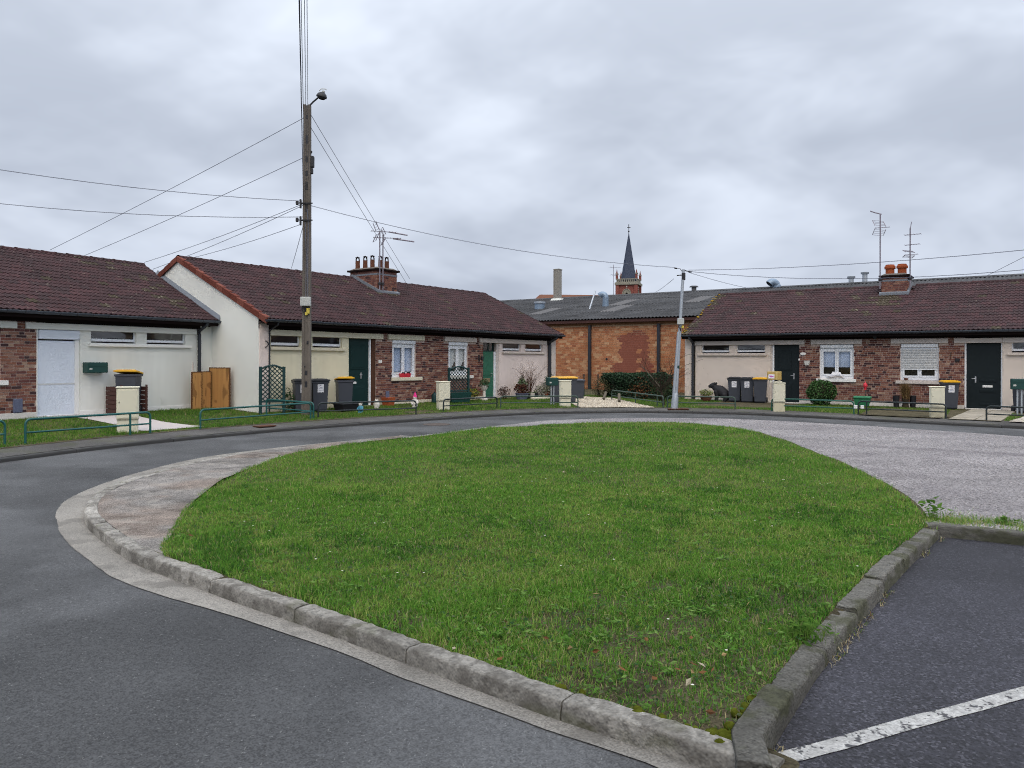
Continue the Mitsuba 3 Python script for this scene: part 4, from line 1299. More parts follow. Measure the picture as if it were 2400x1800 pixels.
add(f'{W}__gutter', MB().box(-16.2, 30.2, -.30, -.17, 3.46, 3.60), 'brown_plastic', WM)
for x in (-.36, 3.32):
    add(f'{W}__downpipe', MB().box(x - .065, x + .065, -.14, -.015, .1, 3.46), 'gutter_dark', WM)
add(f'{W}__sign_strip', MB().cbox(-3.75, -3.15, -.06, -.02, 3.36, 3.44, .01), 'trim_white', WM)
add(f'{W}__wall_vent', MB().cyl((.55, -.03, 1.68), (.55, .02, 1.68), .055, n=10), 'lamp_black', WM)
sw = .203
rk = add(f'{W}__roof', (np.array([(-16.3, -.30, 3.58), (30.3, -.30, 3.58), (-16.3, 10, 5.66), (30.3, 10, 5.66), (-16.3, 20.4, 3.58), (30.3, 20.4, 3.58), (-16.3, 10, 3.6), (30.3, 10, 3.6)]), np.array([[0, 1, 3, 2], [2, 3, 5, 4], [0, 2, 6, 0], [2, 4, 6, 2], [1, 7, 3, 1], [3, 7, 5, 3]])), 'fibre_cement', WM)
wv = np.linspace(0, 5 * 2 * PI, 21)
Ls = math.hypot(10.3, 2.08)
RW = np.eye(4)
RW[:3, :3] = [[1, 0, 0], [0, 10.3 / Ls, -2.08 / Ls], [0, 2.08 / Ls, 10.3 / Ls]]
RW[:3, 3] = (0, -.36, 3.60)
sv = np.vstack([np.column_stack([wv / (2 * PI) * .18, np.full(21, y), .024 * np.cos(wv) + z]) for y, z in ((0, .055), (2.75, .035))] + [np.column_stack([wv / (2 * PI) * .18, np.full(21, 0.), .024 * np.cos(wv) + .040])])
si = np.arange(20)
sf = np.vstack([np.stack([si, si + 1, si + 22, si + 21], 1), np.stack([42 + si, 43 + si, si + 1, si], 1)])
sply = {m: mikit.ply((sv, sf), m, smooth=50) for m in ('fibre_cement', 'fibre_light')}
rr = np.random.default_rng(3)
light = {(12, 1), (16, 2), (17, 1), (21, 2)}
for i in range(51):
    for j in range(4):
        put(f'{rk}__sheet', sply['fibre_light' if (i, j) in light else 'fibre_cement'], WM @ RW @ tr(-16.3 + i * .9 + rr.uniform(-.01, .01), j * 2.6, rr.uniform(0, .008)))
add(f'{rk}__ridge_cap', MB().hull([(-16.3, 9.6, 5.68), (30.2, 9.6, 5.68), (-16.3, 10.4, 5.68), (30.2, 10.4, 5.68), (-16.3, 10, 5.79), (30.2, 10, 5.79)]), 'fibre_cement', WM)
zW = lambda y: 3.62 + .202 * (y + .36)


def gooseneck(x, y, h, r, d, label, m='aluminium_duct'):
    """a pipe rising from the roof and bending over towards d = (dx, dy)"""
    k = thing('roof_duct', label, 'roof vent', None)
    a = np.linspace(0, PI * .80, 10)
    R_ = r * 1.15
    p = [(x, y, zW(y) - .25), (x, y, zW(y) + h * .5)] + [(x + d[0] * (R_ - R_ * math.cos(t)), y + d[1] * (R_ - R_ * math.cos(t)), zW(y) + h * .5 + R_ * math.sin(t)) for t in a]
    add(f'{k}__duct', MB().tube(p, r, 16, False), m, WM, smooth=40)
    e = np.array(p[-1])
    t = np.array(p[-1]) - np.array(p[-2])
    t /= np.linalg.norm(t)
    add(f'{k}__mouth', MB().cyl(e - t * .05, e - t * .04, r * .97, n=16), 'lamp_black', WM)
    add(f'{k}__collar', MB().cyl((x, y, zW(y) - .05), (x, y, zW(y) + .10), r * 1.15, n=14), m, WM)
    return k


k = gooseneck(-1.95, 4.6, 1.0, .165, (-.95, -.3), 'shiny bent metal duct with a thin strut on the grey roof, left of the steeple')
add(f'{k}__strut', MB().cyl((-2.42, 3.60, zW(3.6)), (-2.38, 4.2, zW(4.2) + .95), .045, n=8), 'galvanised', WM)
gooseneck(5.95, 9.9, .10, .215, (-.75, -.65), 'round metal duct mouth showing above the ridge of the right-hand bungalow')
k = thing('roof_ventilator', 'squat blue-grey ventilator drum with pale cap on the left of the grey roof', 'roof vent')
add(f'{k}__drum', MB().lathe([(.30, zW(4.7) - .15), (.30, zW(4.7) + .34)], (-6.38, 4.7, 0), 16), 'aluminium_duct', WM, smooth=40)
add(f'{k}__cap', MB().lathe([(0, zW(4.7) + .47), (.33, zW(4.7) + .44), (.36, zW(4.7) + .36), (.36, zW(4.7) + .32), (0, zW(4.7) + .32)], (-6.38, 4.7, 0), 16), 'zinc', WM, smooth=30)
k = thing('roof_ventilator', 'small mushroom vent on the ridge just left of the right-hand bungalow', 'roof vent')
add(f'{k}__stem', MB().cyl((1.05, 10.1, 5.6), (1.05, 10.1, 6.0), .14, n=10), 'fibre_light', WM)
add(f'{k}__cap', MB().lathe([(0, 6.09), (.20, 6.07), (.29, 6.0), (0, 6.0)], (1.05, 10.1, 0), 12), 'lamp_black', WM)
for i, (x, lab) in enumerate(((9.75, 'shorter of the two small vents left of the terracotta chimney pots'), (10.42, 'taller of the two small vents left of the terracotta chimney pots'))):
    k = thing('roof_ventilator', lab, 'roof vent')
    add(f'{k}__stem', MB().cyl((x, 10.2, 5.5), (x, 10.2, 6.03 + .18 * i), .13, n=10), 'galvanised', WM)
    add(f'{k}__cap', MB().cyl((x, 10.2, 6.03 + .18 * i), (x, 10.2, 6.12 + .18 * i), .20, n=10), 'zinc', WM)
k = thing('concrete_flue', 'tall square concrete flue rising from the grey roof left of the steeple', 'chimney flue')
fx, fy = -7.75, 9.0
add(f'{k}__shaft', MB().box(fx - .19, fx + .19, fy - .19, fy + .19, 5.2, 7.46).box(fx - .20, fx - .15, fy - .225, fy - .191, 5.6, 7.44).box(fx + .15, fx + .20, fy - .225, fy - .191, 5.6, 7.44), 'flue_concrete', WM)
add(f'{k}__cap', MB().cbox(fx - .22, fx + .22, fy - .22, fy + .22, 7.462, 7.53, .01), 'flue_concrete', WM)
add(f'{k}__collar', MB().hull([(fx + a * .40, fy + b * .40, 5.42) for a in (-1, 1) for b in (-1, 1)] + [(fx + a * .27, fy + b * .27, 5.62) for a in (-1, 1) for b in (-1, 1)]), 'lintel_white', WM)

# --- the brown roof far left of the warehouse
k = thing('far_house', 'low house with a rusty brown hipped roof behind the warehouse', 'house')
FM = mat((1, .06), (9.0, 76.0))
add(f'{k}__wall', MB().box(-7.5, 3, 0, 6, 0, 6.2), 'church_brick', FM)
add(f'{k}__roof', MB().hull([(-8.1, -.4, 6.5), (6, -.4, 6.5), (6, 7, 6.5), (-8.1, 7, 6.5), (-6.0, 3, 8.35), (6, 3, 8.35)]), 'roof_red_far', FM)
add(f'{k}__parapet', MB().box(-8.4, -7.9, -.3, 3, 5.2, 6.75), 'church_dark', FM)

# --- the church
CM = rotz(math.radians(-20), (25.0, 165.0, .45))
C = thing('church', 'distant church steeple with slate spire and four corner pinnacles above the warehouse roof', 'church')
arch = Polygon([(-.95, 13.5), (.95, 13.5), (.95, 15.4)] + [(.95 * math.cos(t), 15.4 + 1.1 * math.sin(t)) for t in np.linspace(0, PI, 12)] + [(-.95, 15.4)])
for a in (0, 90, 180, 270):
    add(f'{C}__tower_wall', MB().extr(rect(-2.05, 2.05, 0, 17.3).difference(arch), .5, wallM(-1.55)), 'church_brick', CM @ rotz(math.radians(a)))
add(f'{C}__belfry_floor', MB().box(-1.5, 1.5, -1.5, 1.5, 13.0, 13.4).box(-1.5, 1.5, -1.5, 1.5, 17.0, 17.25), 'church_brick', CM)
for sx in (-1, 1):
    for sy in (-1, 1):
        add(f'{C}__buttress', MB().box(sx * 2.0 - .35, sx * 2.0 + .35, sy * 2.0 - .35, sy * 2.0 + .35, 0, 17.25), 'church_brick', CM)
        pk = add(f'{C}__pinnacle', MB().box(sx * 2.1 - .22, sx * 2.1 + .22, sy * 2.1 - .22, sy * 2.1 + .22, 18.6, 19.5), 'church_brick', CM)
        add(f'{pk}__finial', MB().hull([(sx * 2.1 + a * .17, sy * 2.1 + b * .17, 19.75) for a in (-1, 1) for b in (-1, 1)] + [(sx * 2.1, sy * 2.1, 20.7)]), 'church_brick', CM)
        add(f'{pk}__ring', MB().box(sx * 2.1 - .28, sx * 2.1 + .28, sy * 2.1 - .28, sy * 2.1 + .28, 19.502, 19.75), 'church_stone', CM)
add(f'{C}__cornice', MB().box(-2.5, 2.5, -2.5, 2.5, 17.3, 17.75), 'church_stone', CM)
for a in (0, 90, 180, 270):
    m = CM @ rotz(math.radians(a))
    pk = add(f'{C}__parapet', MB().box(-2.33, 2.03, -2.33, -2.06, 18.42, 18.6).box(-2.33, 2.03, -2.33, -2.06, 17.752, 17.92), 'church_stone', m)
    for x in np.arange(-2.05, 2.0, .41):
        add(f'{pk}__baluster', MB().box(x - .10, x + .10, -2.28, -2.10, 17.921, 18.419), 'church_stone', m)
    ok = add(f'{C}__belfry_window', MB().extr(arch.difference(arch.buffer(-.16)), .12, wallM(-2.0)), 'church_stone', m)
    inner = arch.buffer(-.17).difference(Point(-.33, 14.4).buffer(.26)).difference(Point(.33, 14.4).buffer(.26)).difference(Point(0, 15.35).buffer(.27)).difference(rect(-.6, -.12, 13.6, 14.4)).difference(rect(.12, .6, 13.6, 14.4))
    add(f'{ok}__tracery', MB().extr(inner, .10, wallM(-1.9)), 'church_stone', m)
    add(f'{C}__keystone', MB().box(-.14, .14, -2.16, -2.055, 16.75, 17.05), 'plinth_white', m)
g_ = np.arange(8) * PI / 4 + PI / 8
sp = np.vstack([np.column_stack([1.72 * np.cos(g_), 1.72 * np.sin(g_), np.full(8, 18.3)]), [(0, 0, 28.9)]])
add(f'{C}__spire', (sp, np.array([(i, (i + 1) % 8, 8) for i in range(8)])), 'slate', CM)
add(f'{C}__cross', MB().cyl((0, 0, 28.5), (0, 0, 30.5), .07, n=6).box(-.35, .35, -.05, .05, 29.7, 29.85).sph((0, 0, 28.95), .17, sub=1), 'lamp_black', CM)

# ------------------------------------------------------------------ grass
def blades(p, z, L, w, lean, col, rg, segs):
    n = len(p)
    a = rg.uniform(0, 2 * PI, n)
    b = rg.uniform(0, 2 * PI, n)
    side = np.column_stack([np.cos(a), np.sin(a), np.zeros(n)]) * (w / 2)[:, None]
    dirn = np.column_stack([np.cos(b), np.sin(b), np.zeros(n)])
    base = np.column_stack([p, z])
    up = np.array([0, 0, 1.0])
    tip = base + dirn * (L * np.sin(lean))[:, None] + up * (L * np.cos(lean))[:, None]
    if segs == 1:
        v = np.stack([base - side, base + side, tip], 1)
        f = np.array([[0, 1, 2]])
    else:
        ml = lean * .45
        mid = base + dirn * (L * .55 * np.sin(ml))[:, None] + up * (L * .55 * np.cos(ml))[:, None]
        v = np.stack([base - side, base + side, mid - side * .8, mid + side * .8, tip], 1)
        f = np.array([[0, 1, 3], [0, 3, 2], [2, 3, 4]])
    k = v.shape[1]
    F = (f[None] + (np.arange(n) * k)[:, None, None]).reshape(-1, 3)
    return v.reshape(-1, 3), F, np.repeat(col, k, 0)


def join(parts):
    v, f, c, o = [], [], [], 0
    for a, b, d in parts:
        v.append(a)
        f.append(b + o)
        c.append(d)
        o += len(a)
    return np.vstack(v), np.vstack(f), np.vstack(c)


GREEN = np.array([(0.128, 0.280, 0.042), (0.090, 0.220, 0.034), (0.190, 0.335, 0.060), (0.050, 0.140, 0.026), (0.300, 0.340, 0.105), (0.40, 0.35, 0.19)])


def grass_col(p, rg, tint=1.0, dry=0.0):
    q = np.column_stack([p, np.zeros(len(p))])
    n1 = meshkit.noise(q * 1.3, 11) * .45 + meshkit.noise(q * 3.7, 12) * .35 + meshkit.noise(q * 9.3, 15) * .20
    n2 = meshkit.noise(q * 1.1, 13) * .5 + meshkit.noise(q * 4.6, 14) * .5
    u = rg.random(len(p))
    k = np.where(u < .5, 0, np.where(u < .75, 1, np.where(u < .93, 2, 4)))
    k = np.where((n1 < .40) & (rg.random(len(p)) < .60), np.where(rg.random(len(p)) < .6, 3, 1), k)
    k = np.where((n2 > .57) & (rg.random(len(p)) < .60), np.where(rg.random(len(p)) < .6, 2, 4), k)
    k = np.where(rg.random(len(p)) < .045 + dry, 5, k)
    return GREEN[k] * rg.uniform(.50, 1.50, (len(p), 1)) * tint


rng = np.random.default_rng(101)
corner = np.array([0.95, 2.9])


def lawn_density(p):
    d = np.hypot(p[:, 0], p[:, 1])
    q = np.column_stack([p, np.zeros(len(p))])
    t = np.clip((d - 3.0) / 16, 0, 1)
    base = 1.0 / (1 + (d / 5.2) ** 2.1)
    c = np.hypot(*(p - corner).T)
    thin = np.clip(.26 + (c - .35) / 1.9, .26, 1)
    patchy = np.clip((meshkit.noise(q * 3.1, 21) * .6 + meshkit.noise(q * 7.7, 22) * .4 - .34) / .22, 0, 1)
    thin = np.where(c < 2.4, thin * (.30 + .70 * patchy), thin * (.80 + .20 * patchy))
    return base * thin


lp_ = sample(lawn_poly, 430000, rng, lawn_density)
dist = np.hypot(lp_[:, 0], lp_[:, 1])
q = np.column_stack([lp_, np.zeros(len(lp_))])
tuft = meshkit.noise(q * .9, 11) * .6 + meshkit.noise(q * 2.3, 12) * .4
cl = meshkit.noise(q * 11, 17)
Lb = rng.uniform(.022, .056, len(lp_)) * (1 + .45 * np.clip((.42 - tuft) / .16, 0, 1)) * (.7 + .6 * cl)
cd = np.hypot(*(lp_ - corner).T)
Lb *= np.clip(.72 + cd / 5, .72, 1.05)
wid = rng.uniform(.0036, .0068, len(lp_)) * np.clip(dist / 6.5, .9, 2.6)
lean = np.abs(rng.normal(0, .55, len(lp_))) + .15
lean = np.minimum(lean, 1.25)
col = grass_col(lp_, rng, dry=0.0)
dryp = rng.random(len(lp_)) < np.clip(.16 - cd / 14, 0, 1)
col[dryp] = GREEN[5] * rng.uniform(.6, 1.2, (dryp.sum(), 1))
zl = lawn_h(lp_) - .004
near_ = dist < 9.5
parts_ = [blades(lp_[m], zl[m], Lb[m], wid[m], lean[m], col[m], rng, s) for m, s in ((near_, 2), (~near_, 1))]
v, f, c = join(parts_)
tag(add('lawn_grass', (v, f), 'grass_vc', color=c), 'bright green grass covering the teardrop island', 'grass', kind='stuff')


def leaf_quads(p, size, rg, tilt=1.0, col=None, aspect=.6):
    """folded leaf shapes: 4 triangles each, centred at p"""
    n = len(p)
    ax = rg.normal(size=(n, 3)) * (1, 1, tilt)
    ax /= np.linalg.norm(ax, axis=1, keepdims=True)
    nr = rg.normal(size=(n, 3)) * (.6, .6, 1) + (0, 0, .5)
    sd = np.cross(ax, nr)
    sd /= np.linalg.norm(sd, axis=1, keepdims=True) + 1e-9
    nr = np.cross(sd, ax)
    s = size[:, None]
    v = np.stack([p - ax * s, p + sd * s * aspect - nr * s * .12, p + ax * s, p - sd * s * aspect - nr * s * .12, p + nr * s * .10], 1)
    f = np.array([[0, 1, 4], [1, 2, 4], [2, 3, 4], [3, 0, 4]])
    F = (f[None] + (np.arange(n) * 5)[:, None, None]).reshape(-1, 3)
    return v.reshape(-1, 3), F, np.repeat(col, 5, 0)


# clover, dandelion leaves and other low weeds between the grass
wp = sample(lawn_poly, 15000, rng, lambda p: np.clip((4.6 / np.hypot(p[:, 0], p[:, 1])) ** 2, 0, 1))
wz = lawn_h(wp) + rng.uniform(.012, .045, len(wp))
wcol = np.array([(0.085, 0.19, 0.045), (0.12, 0.22, 0.06), (0.06, 0.13, 0.05), (0.15, 0.19, 0.10)])[rng.choice(4, len(wp))] * rng.uniform(.75, 1.15, (len(wp), 1))
v, f, c = leaf_quads(np.column_stack([wp, wz]), rng.uniform(.006, .016, len(wp)), rng, .25, wcol, .7)
w2 = sample(lawn_poly, 420, rng, lambda p: np.clip((4.0 / np.hypot(p[:, 0], p[:, 1])) ** 2, 0, 1))
w2 = np.repeat(w2, 9, 0) + rng.normal(0, .028, (420 * 9, 2))
w2 = w2[shapely.contains_xy(lawn_poly, w2[:, 0], w2[:, 1])]
c2 = np.array([(0.16, 0.32, 0.07), (0.22, 0.36, 0.10), (0.12, 0.26, 0.05)])[rng.choice(3, len(w2))] * rng.uniform(.7, 1.2, (len(w2), 1))
v, f, c = join([(v, f, c), leaf_quads(np.column_stack([w2, lawn_h(w2) + rng.uniform(.02, .05, len(w2))]), rng.uniform(.010, .026, len(w2)), rng, .35, c2, .38)])
tag(add('lawn_weeds', (v, f), 'grass_vc', color=c), 'small round-leaved weeds and clover between the island grass', 'weeds', kind='stuff')
# daisies
dp = sample(lawn_poly, 120, rng)
dz = lawn_h(dp) + .05
a5 = np.arange(7) * 2 * PI / 7
v = np.concatenate([np.stack([np.concatenate([[0], .008 * np.cos(a5)]) + 0 * i, np.concatenate([[0], .008 * np.sin(a5)]), np.concatenate([[.003], np.zeros(7)])], 1)[None] + (x, y, z) for i, ((x, y), z) in enumerate(zip(dp, dz))])
fk = np.array([(0, 1 + i, 1 + (i + 1) % 7) for i in range(7)])
tag(add('daisies', (v.reshape(-1, 3), (fk[None] + (np.arange(len(dp)) * 8)[:, None, None]).reshape(-1, 3)), 'stone_white'), 'tiny white daisies dotted over the island lawn', 'flowers', kind='stuff')
# fallen leaves and straw near the kerb corner
fl = np.vstack([sample(lawn_poly, 34, rng, lambda p: np.clip(1.6 - np.hypot(*(p - corner).T) / 1.4, 0, 1)), sample(lawn_poly, 24, rng)])
lc = np.array([(0.15, 0.075, 0.035), (0.25, 0.18, 0.09), (0.30, 0.27, 0.20), (0.11, 0.055, 0.03)])[rng.choice(4, len(fl))]
v, f, c = leaf_quads(np.column_stack([fl, lawn_h(fl) + .045]), rng.uniform(.012, .028, len(fl)), rng, .3, lc, .55)
tag(add('fallen_leaves', (v, f), 'painted_vc', color=c), 'dry brown leaves scattered in the thin grass by the kerb corner', 'leaves', kind='stuff')
# moss cushions along the kerb corner
mp = []
for ln_, k_ in ((offset(KI, -.012), 20), (offset(PI_, .012), 14)):
    ls = LineString(ln_)
    mp += [ls.interpolate(abs(rng.normal(0, .30)) + .16).coords[0] for _ in range(k_)]
mp = np.array(mp) + rng.normal(0, .02, (len(mp), 2))
mb = MB()
for x, y in mp:
    mb.sph((x, y, .082), (rng.uniform(.012, .035), rng.uniform(.012, .035), rng.uniform(.012, .024)), sub=2)
v, f = mb.mesh()
v += .004 * (meshkit.noise(v * 160, 2)[:, None] - .5) * (1, 1, 2)
cm = np.array((0.060, 0.070, 0.010)) * (0.6 + .8 * meshkit.noise(v * 60, 3))[:, None]
tag(add('kerb_moss', (v, f), 'painted_vc', color=cm), 'yellow-green moss cushions in the corner where the kerbs meet', 'moss', kind='stuff')
mcv = MB().sph((.905, 2.955, .104), (.030, .022, .008), sub=3).mesh()
add('kerb_moss__cushion', mcv, 'lichen_yellow')


# gardens between the pavement and the houses
def foot(M, x0, x1, y0, y1):
    return Polygon([(M @ np.array([x, y, 0, 1]))[:2] for x, y in ((x0, y0), (x1, y0), (x1, y1), (x0, y1))])


built = shapely.union_all([foot(H1.M, -10, .4, -.10, 8), foot(H2.M, -.1, 15, -.12, 8), foot(H3.M, -.1, 14, -.12, 8)])
nog = shapely.union_all([built, path_poly.buffer(.03), drive_poly.buffer(.05), soil_poly.buffer(.02), chip_poly.buffer(.05), slab_poly.buffer(.05),
                         foot(H3.M, 1.7, 4.6, -4.0, 0), foot(H2.M, 2.6, 4.4, -3.2, -2.0).buffer(-.25)])
front = Polygon(list(offset(FAR_KB, 0.93)[6:86]) + [(14, 24), (8.5, 29.5), (1.6, 33), (-9.6, 22.8), (-14, 17.5), (-11, 12)]).buffer(0)
front = front.difference(nog)
gpts = sample(front, 120000, rng, lambda p: np.clip((15 / np.hypot(p[:, 0], p[:, 1])) ** 1.3, 0, 1))
L_ = rng.uniform(.03, .075, len(gpts)) * (.6 + .8 * meshkit.noise(np.column_stack([gpts * 2.1, gpts[:, :1] * 0]), 5))
v, f, c = blades(gpts, hz(gpts) - .01, L_, rng.uniform(.010, .017, len(gpts)), np.minimum(np.abs(rng.normal(0, .5, len(gpts))), 1.1), grass_col(gpts, rng, .85), rng, 1)
tag(add('garden_grass', (v, f), 'grass_vc', color=c), 'grass of the front gardens behind the pavement', 'grass', kind='stuff')
mu = rng.random(9000)
md = np.abs(rng.normal(0, .42, 9000))
mossf = np.array([3.98, 7.12]) + np.outer(mu * 3.2, (.845, -.535)) + np.outer(md, (.535, .845))
mossf = mossf[meshkit.noise(np.column_stack([mossf * 2.7, mossf[:, :1] * 0]), 41) + .25 * rng.random(9000) > .50]
# thin grass, moss and straw along the edges of the gravel and kerbs
ed = np.vstack([seg_pts(EI, .004)[:1300] + rng.normal(0, .11, (len(seg_pts(EI, .004)[:1300]), 2)) + (.05, .10), seg_pts(np.array(G_EDGE[17:]), .01) + rng.normal(0, .05, (len(seg_pts(np.array(G_EDGE[17:]), .01)), 2)),
                np.array([3.9, 7.15]) + rng.normal(0, .22, (1500, 2)) * (1.2, .8) + (.12, .12),
                np.array([5.2, 6.95]) + rng.normal(0, .33, (1100, 2)) * (1.8, .6), mossf])
ec = GREEN[rng.choice(6, len(ed), p=[.2, .15, .2, .05, .2, .2])] * rng.uniform(.7, 1.1, (len(ed), 1))
keep = shapely.contains_xy(grav_poly.union(lawn_poly).buffer(.12), ed[:, 0], ed[:, 1]) & ~shapely.contains_xy(park_poly, ed[:, 0], ed[:, 1])
ed, ec = ed[keep], ec[keep]
v, f, c = blades(ed, np.maximum(grav_h(ed), .05) - .004, rng.uniform(.015, .06, len(ed)), rng.uniform(.004, .008, len(ed)), np.minimum(np.abs(rng.normal(0, .7, len(ed))), 1.3), ec, rng, 1)
tag(add('verge_grass', (v, f), 'painted_vc', color=c), 'short mossy grass fringing the gravel yard and kerb end', 'grass', kind='stuff')
# straw and weeds caught at the foot of the parking kerb
pb = LineString(PB)
sp_ = np.array([pb.interpolate(s).coords[0] for s in rng.uniform(.1, pb.length, 520)]) + rng.normal(0, .012, (520, 2)) + (.022, -.016)
m_ = meshkit.noise(np.column_stack([sp_ * 3.3, sp_[:, :1] * 0]), 8) > .45
sp_ = sp_[m_]
sc_ = np.array([(0.30, 0.26, 0.16), (0.40, 0.36, 0.25), (0.09, 0.14, 0.03), (0.15, 0.10, 0.05)])[rng.choice(4, len(sp_), p=[.35, .25, .25, .15])]
v, f, c = blades(sp_, np.full(len(sp_), .008), rng.uniform(.02, .055, len(sp_)), rng.uniform(.003, .007, len(sp_)), rng.uniform(.6, 1.5, len(sp_)), sc_, rng, 2)
tag(add('kerb_straw', (v, f), 'painted_vc', color=c), 'straw and small weeds lodged at the foot of the parking kerb', 'weeds', kind='stuff')


# ------------------------------------------------------------------ plants
def ellipsoid_pts(n, r, rg, shell=.55):
    p = rg.normal(size=(n, 3))
    p /= np.linalg.norm(p, axis=1, keepdims=True)
    return p * (shell + (1 - shell) * rg.random((n, 1)) ** .6) * r


def leafy(name, label, cat, parts, M, group=None):
    k = thing(name, label, cat, group)
    for nm, (v, f, c) in parts.items():
        add(f'{k}__{nm}', (v, f), 'painted_vc', M, color=c)
    return k


def cols(n, base, rg, lo=.7, hi=1.25):
    b = np.array(base)
    return b[rg.integers(0, len(b), n)] * rg.uniform(lo, hi, (n, 1))


def twigs(rg, base, height, spread, n0, r0, depth=3, up=.75, jitter=.35):
    """a bare branching plant: tubes"""
    mb = MB()

    def grow(p, d, L, r, k):
        n = 4
        pts = [np.array(p)]
        for i in range(n):
            d = d + rg.normal(0, jitter * .35, 3)
            d[2] += .06 * up
            d = d / np.linalg.norm(d)
            pts.append(pts[-1] + d * L / n)
        mb.tube(pts, np.linspace(r, r * .6, n + 1), 4 if k > 0 else 5, False)
        if k > 0:
            for _ in range(rg.integers(2, 4)):
                t = rg.integers(1, n + 1)
                e = d + rg.normal(0, jitter * 1.7, 3)
                e[2] = abs(e[2]) * .6 + .2 * up
                grow(pts[t], e / np.linalg.norm(e), L * rg.uniform(.5, .8), r * .6, k - 1)
    for i in range(n0):
        a = rg.uniform(0, 2 * PI)
        d = np.array([math.cos(a) * spread, math.sin(a) * spread, up + .2])
        grow(np.array(base) + (rg.normal(0, .03), rg.normal(0, .03), 0), d / np.linalg.norm(d), height * rg.uniform(.4, .6), r0, depth)
    return mb


rp = np.random.default_rng(77)
# clipped round box bush
bx_, by_ = 10.52, 26.12
bz = h1(bx_, by_)
n = 3400
p = ellipsoid_pts(n, (.47, .44, .45), rp, .76)
p *= (1 + .24 * (meshkit.noise(p * 5 + 3, 4) - .5))[:, None]
parts = {'foliage': leaf_quads(p + (0, 0, .44), rp.uniform(.022, .042, n), rp, 1, cols(n, [(0.035, 0.085, 0.026), (0.055, 0.12, 0.038), (0.018, 0.045, 0.016), (0.10, 0.17, 0.075)], rp), .6)}
k = leafy('box_bush', 'dark green clipped ball-shaped bush under the white window', 'bush', parts, tr(bx_, by_, bz))
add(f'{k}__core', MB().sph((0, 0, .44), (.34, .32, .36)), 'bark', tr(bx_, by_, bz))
# hedge in front of the warehouse
n = 15000
e1, e2 = np.array((3.95, 31.2)), np.array((5.95, 29.0))
HMx = mat(e2 - e1, (*e1, .10))
HL = float(np.hypot(*(e2 - e1)))
u = rp.random((n, 3))
face = rp.integers(0, 3, n)
p = np.column_stack([u[:, 0] * HL, (u[:, 1] - .5) * .9, u[:, 2] * 1.02])
p[:, 1] = np.where(face == 0, -.45 + rp.random(n) * .16, p[:, 1])
p[:, 2] = np.where(face == 1, 1.02 - rp.random(n) * .16, p[:, 2])
p[:, 0] = np.where((face == 2) & (u[:, 0] < .5), rp.random(n) * .2, np.where((face == 2), HL - rp.random(n) * .2, p[:, 0]))
p += (meshkit.noise(np.column_stack([p[:, 0] * 2.4, p[:, 1] * 2.4, p[:, 2] * 2.4]), 3)[:, None] - .5) * .22
parts = {'foliage': leaf_quads(p, rp.uniform(.025, .048, n), rp, 1, cols(n, [(0.026, 0.056, 0.030), (0.042, 0.082, 0.045), (0.014, 0.030, 0.018), (0.075, 0.11, 0.080)], rp), .6)}
n = 160
p2 = np.column_stack([rp.normal(1.95, .28, n), rp.uniform(-.52, -.42, n), rp.normal(.42, .16, n)])
parts['dead_leaves'] = leaf_quads(p2, rp.uniform(.025, .05, n), rp, 1, cols(n, [(0.20, 0.085, 0.045), (0.15, 0.07, 0.035)], rp), .6)
k = leafy('hedge', 'dark evergreen hedge with a brown patch before the warehouse wall', 'hedge', parts, HMx)
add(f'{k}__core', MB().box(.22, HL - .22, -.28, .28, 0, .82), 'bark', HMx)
labels[f'{k}__dead_leaves'] = {'label': 'reddish brown dead leaves low on the hedge'}
# bare shrub beside the grey pole
tx, ty = 5.0, 25.3
k = thing('bare_tree', 'small bare tree with long thin branches behind the grey metal pole', 'tree')
rt = np.random.default_rng(8)
mb = MB()
mb.tube([(0, 0, 0), (-.02, .02, .25), (-.08, .05, .5), (-.10, .08, .75)], [.055, .045, .04, .035], 6)
add(f'{k}__trunk', mb, 'bark', tr(tx, ty, h1(tx, ty)))
mb = MB()
mb.tube([(-.09, .06, .6), (-.30, .10, .85), (-.52, .14, 1.12), (-.72, .2, 1.35)], [.022, .016, .012, .006], 5)
add(f'{k}__branch', mb, 'bark_grey', tr(tx, ty, h1(tx, ty)))
mb = twigs(rt, (-.08, .05, .45), 1.5, .75, 9, .013, 3)
for a, b, cc in (((.0, 0, .5), (.45, -.1, 1.2), (1.25, -.25, 1.55)), ((0, 0, .6), (.5, .1, 1.5), (1.0, -.1, 1.75)), ((0, 0, .4), (.35, 0, .9), (.85, .1, 1.25))):
    mb.tube(smooth_line([a, b, cc], 4), np.linspace(.012, .004, 9), 4)
add(f'{k}__twigs', mb, 'bark', tr(tx, ty, h1(tx, ty)))
n = 260
p = np.column_stack([rt.normal(.25, .5, n), rt.normal(.1, .25, n), rt.uniform(.6, 1.9, n)])
v, f, c = leaf_quads(p, rt.uniform(.012, .022, n), rt, 1, cols(n, [(0.10, 0.075, 0.045), (0.07, 0.075, 0.04)], rt), .5)
tag(add(f'{k}__buds', (v, f), 'painted_vc', tr(tx, ty, h1(tx, ty)), color=c), kind='stuff')
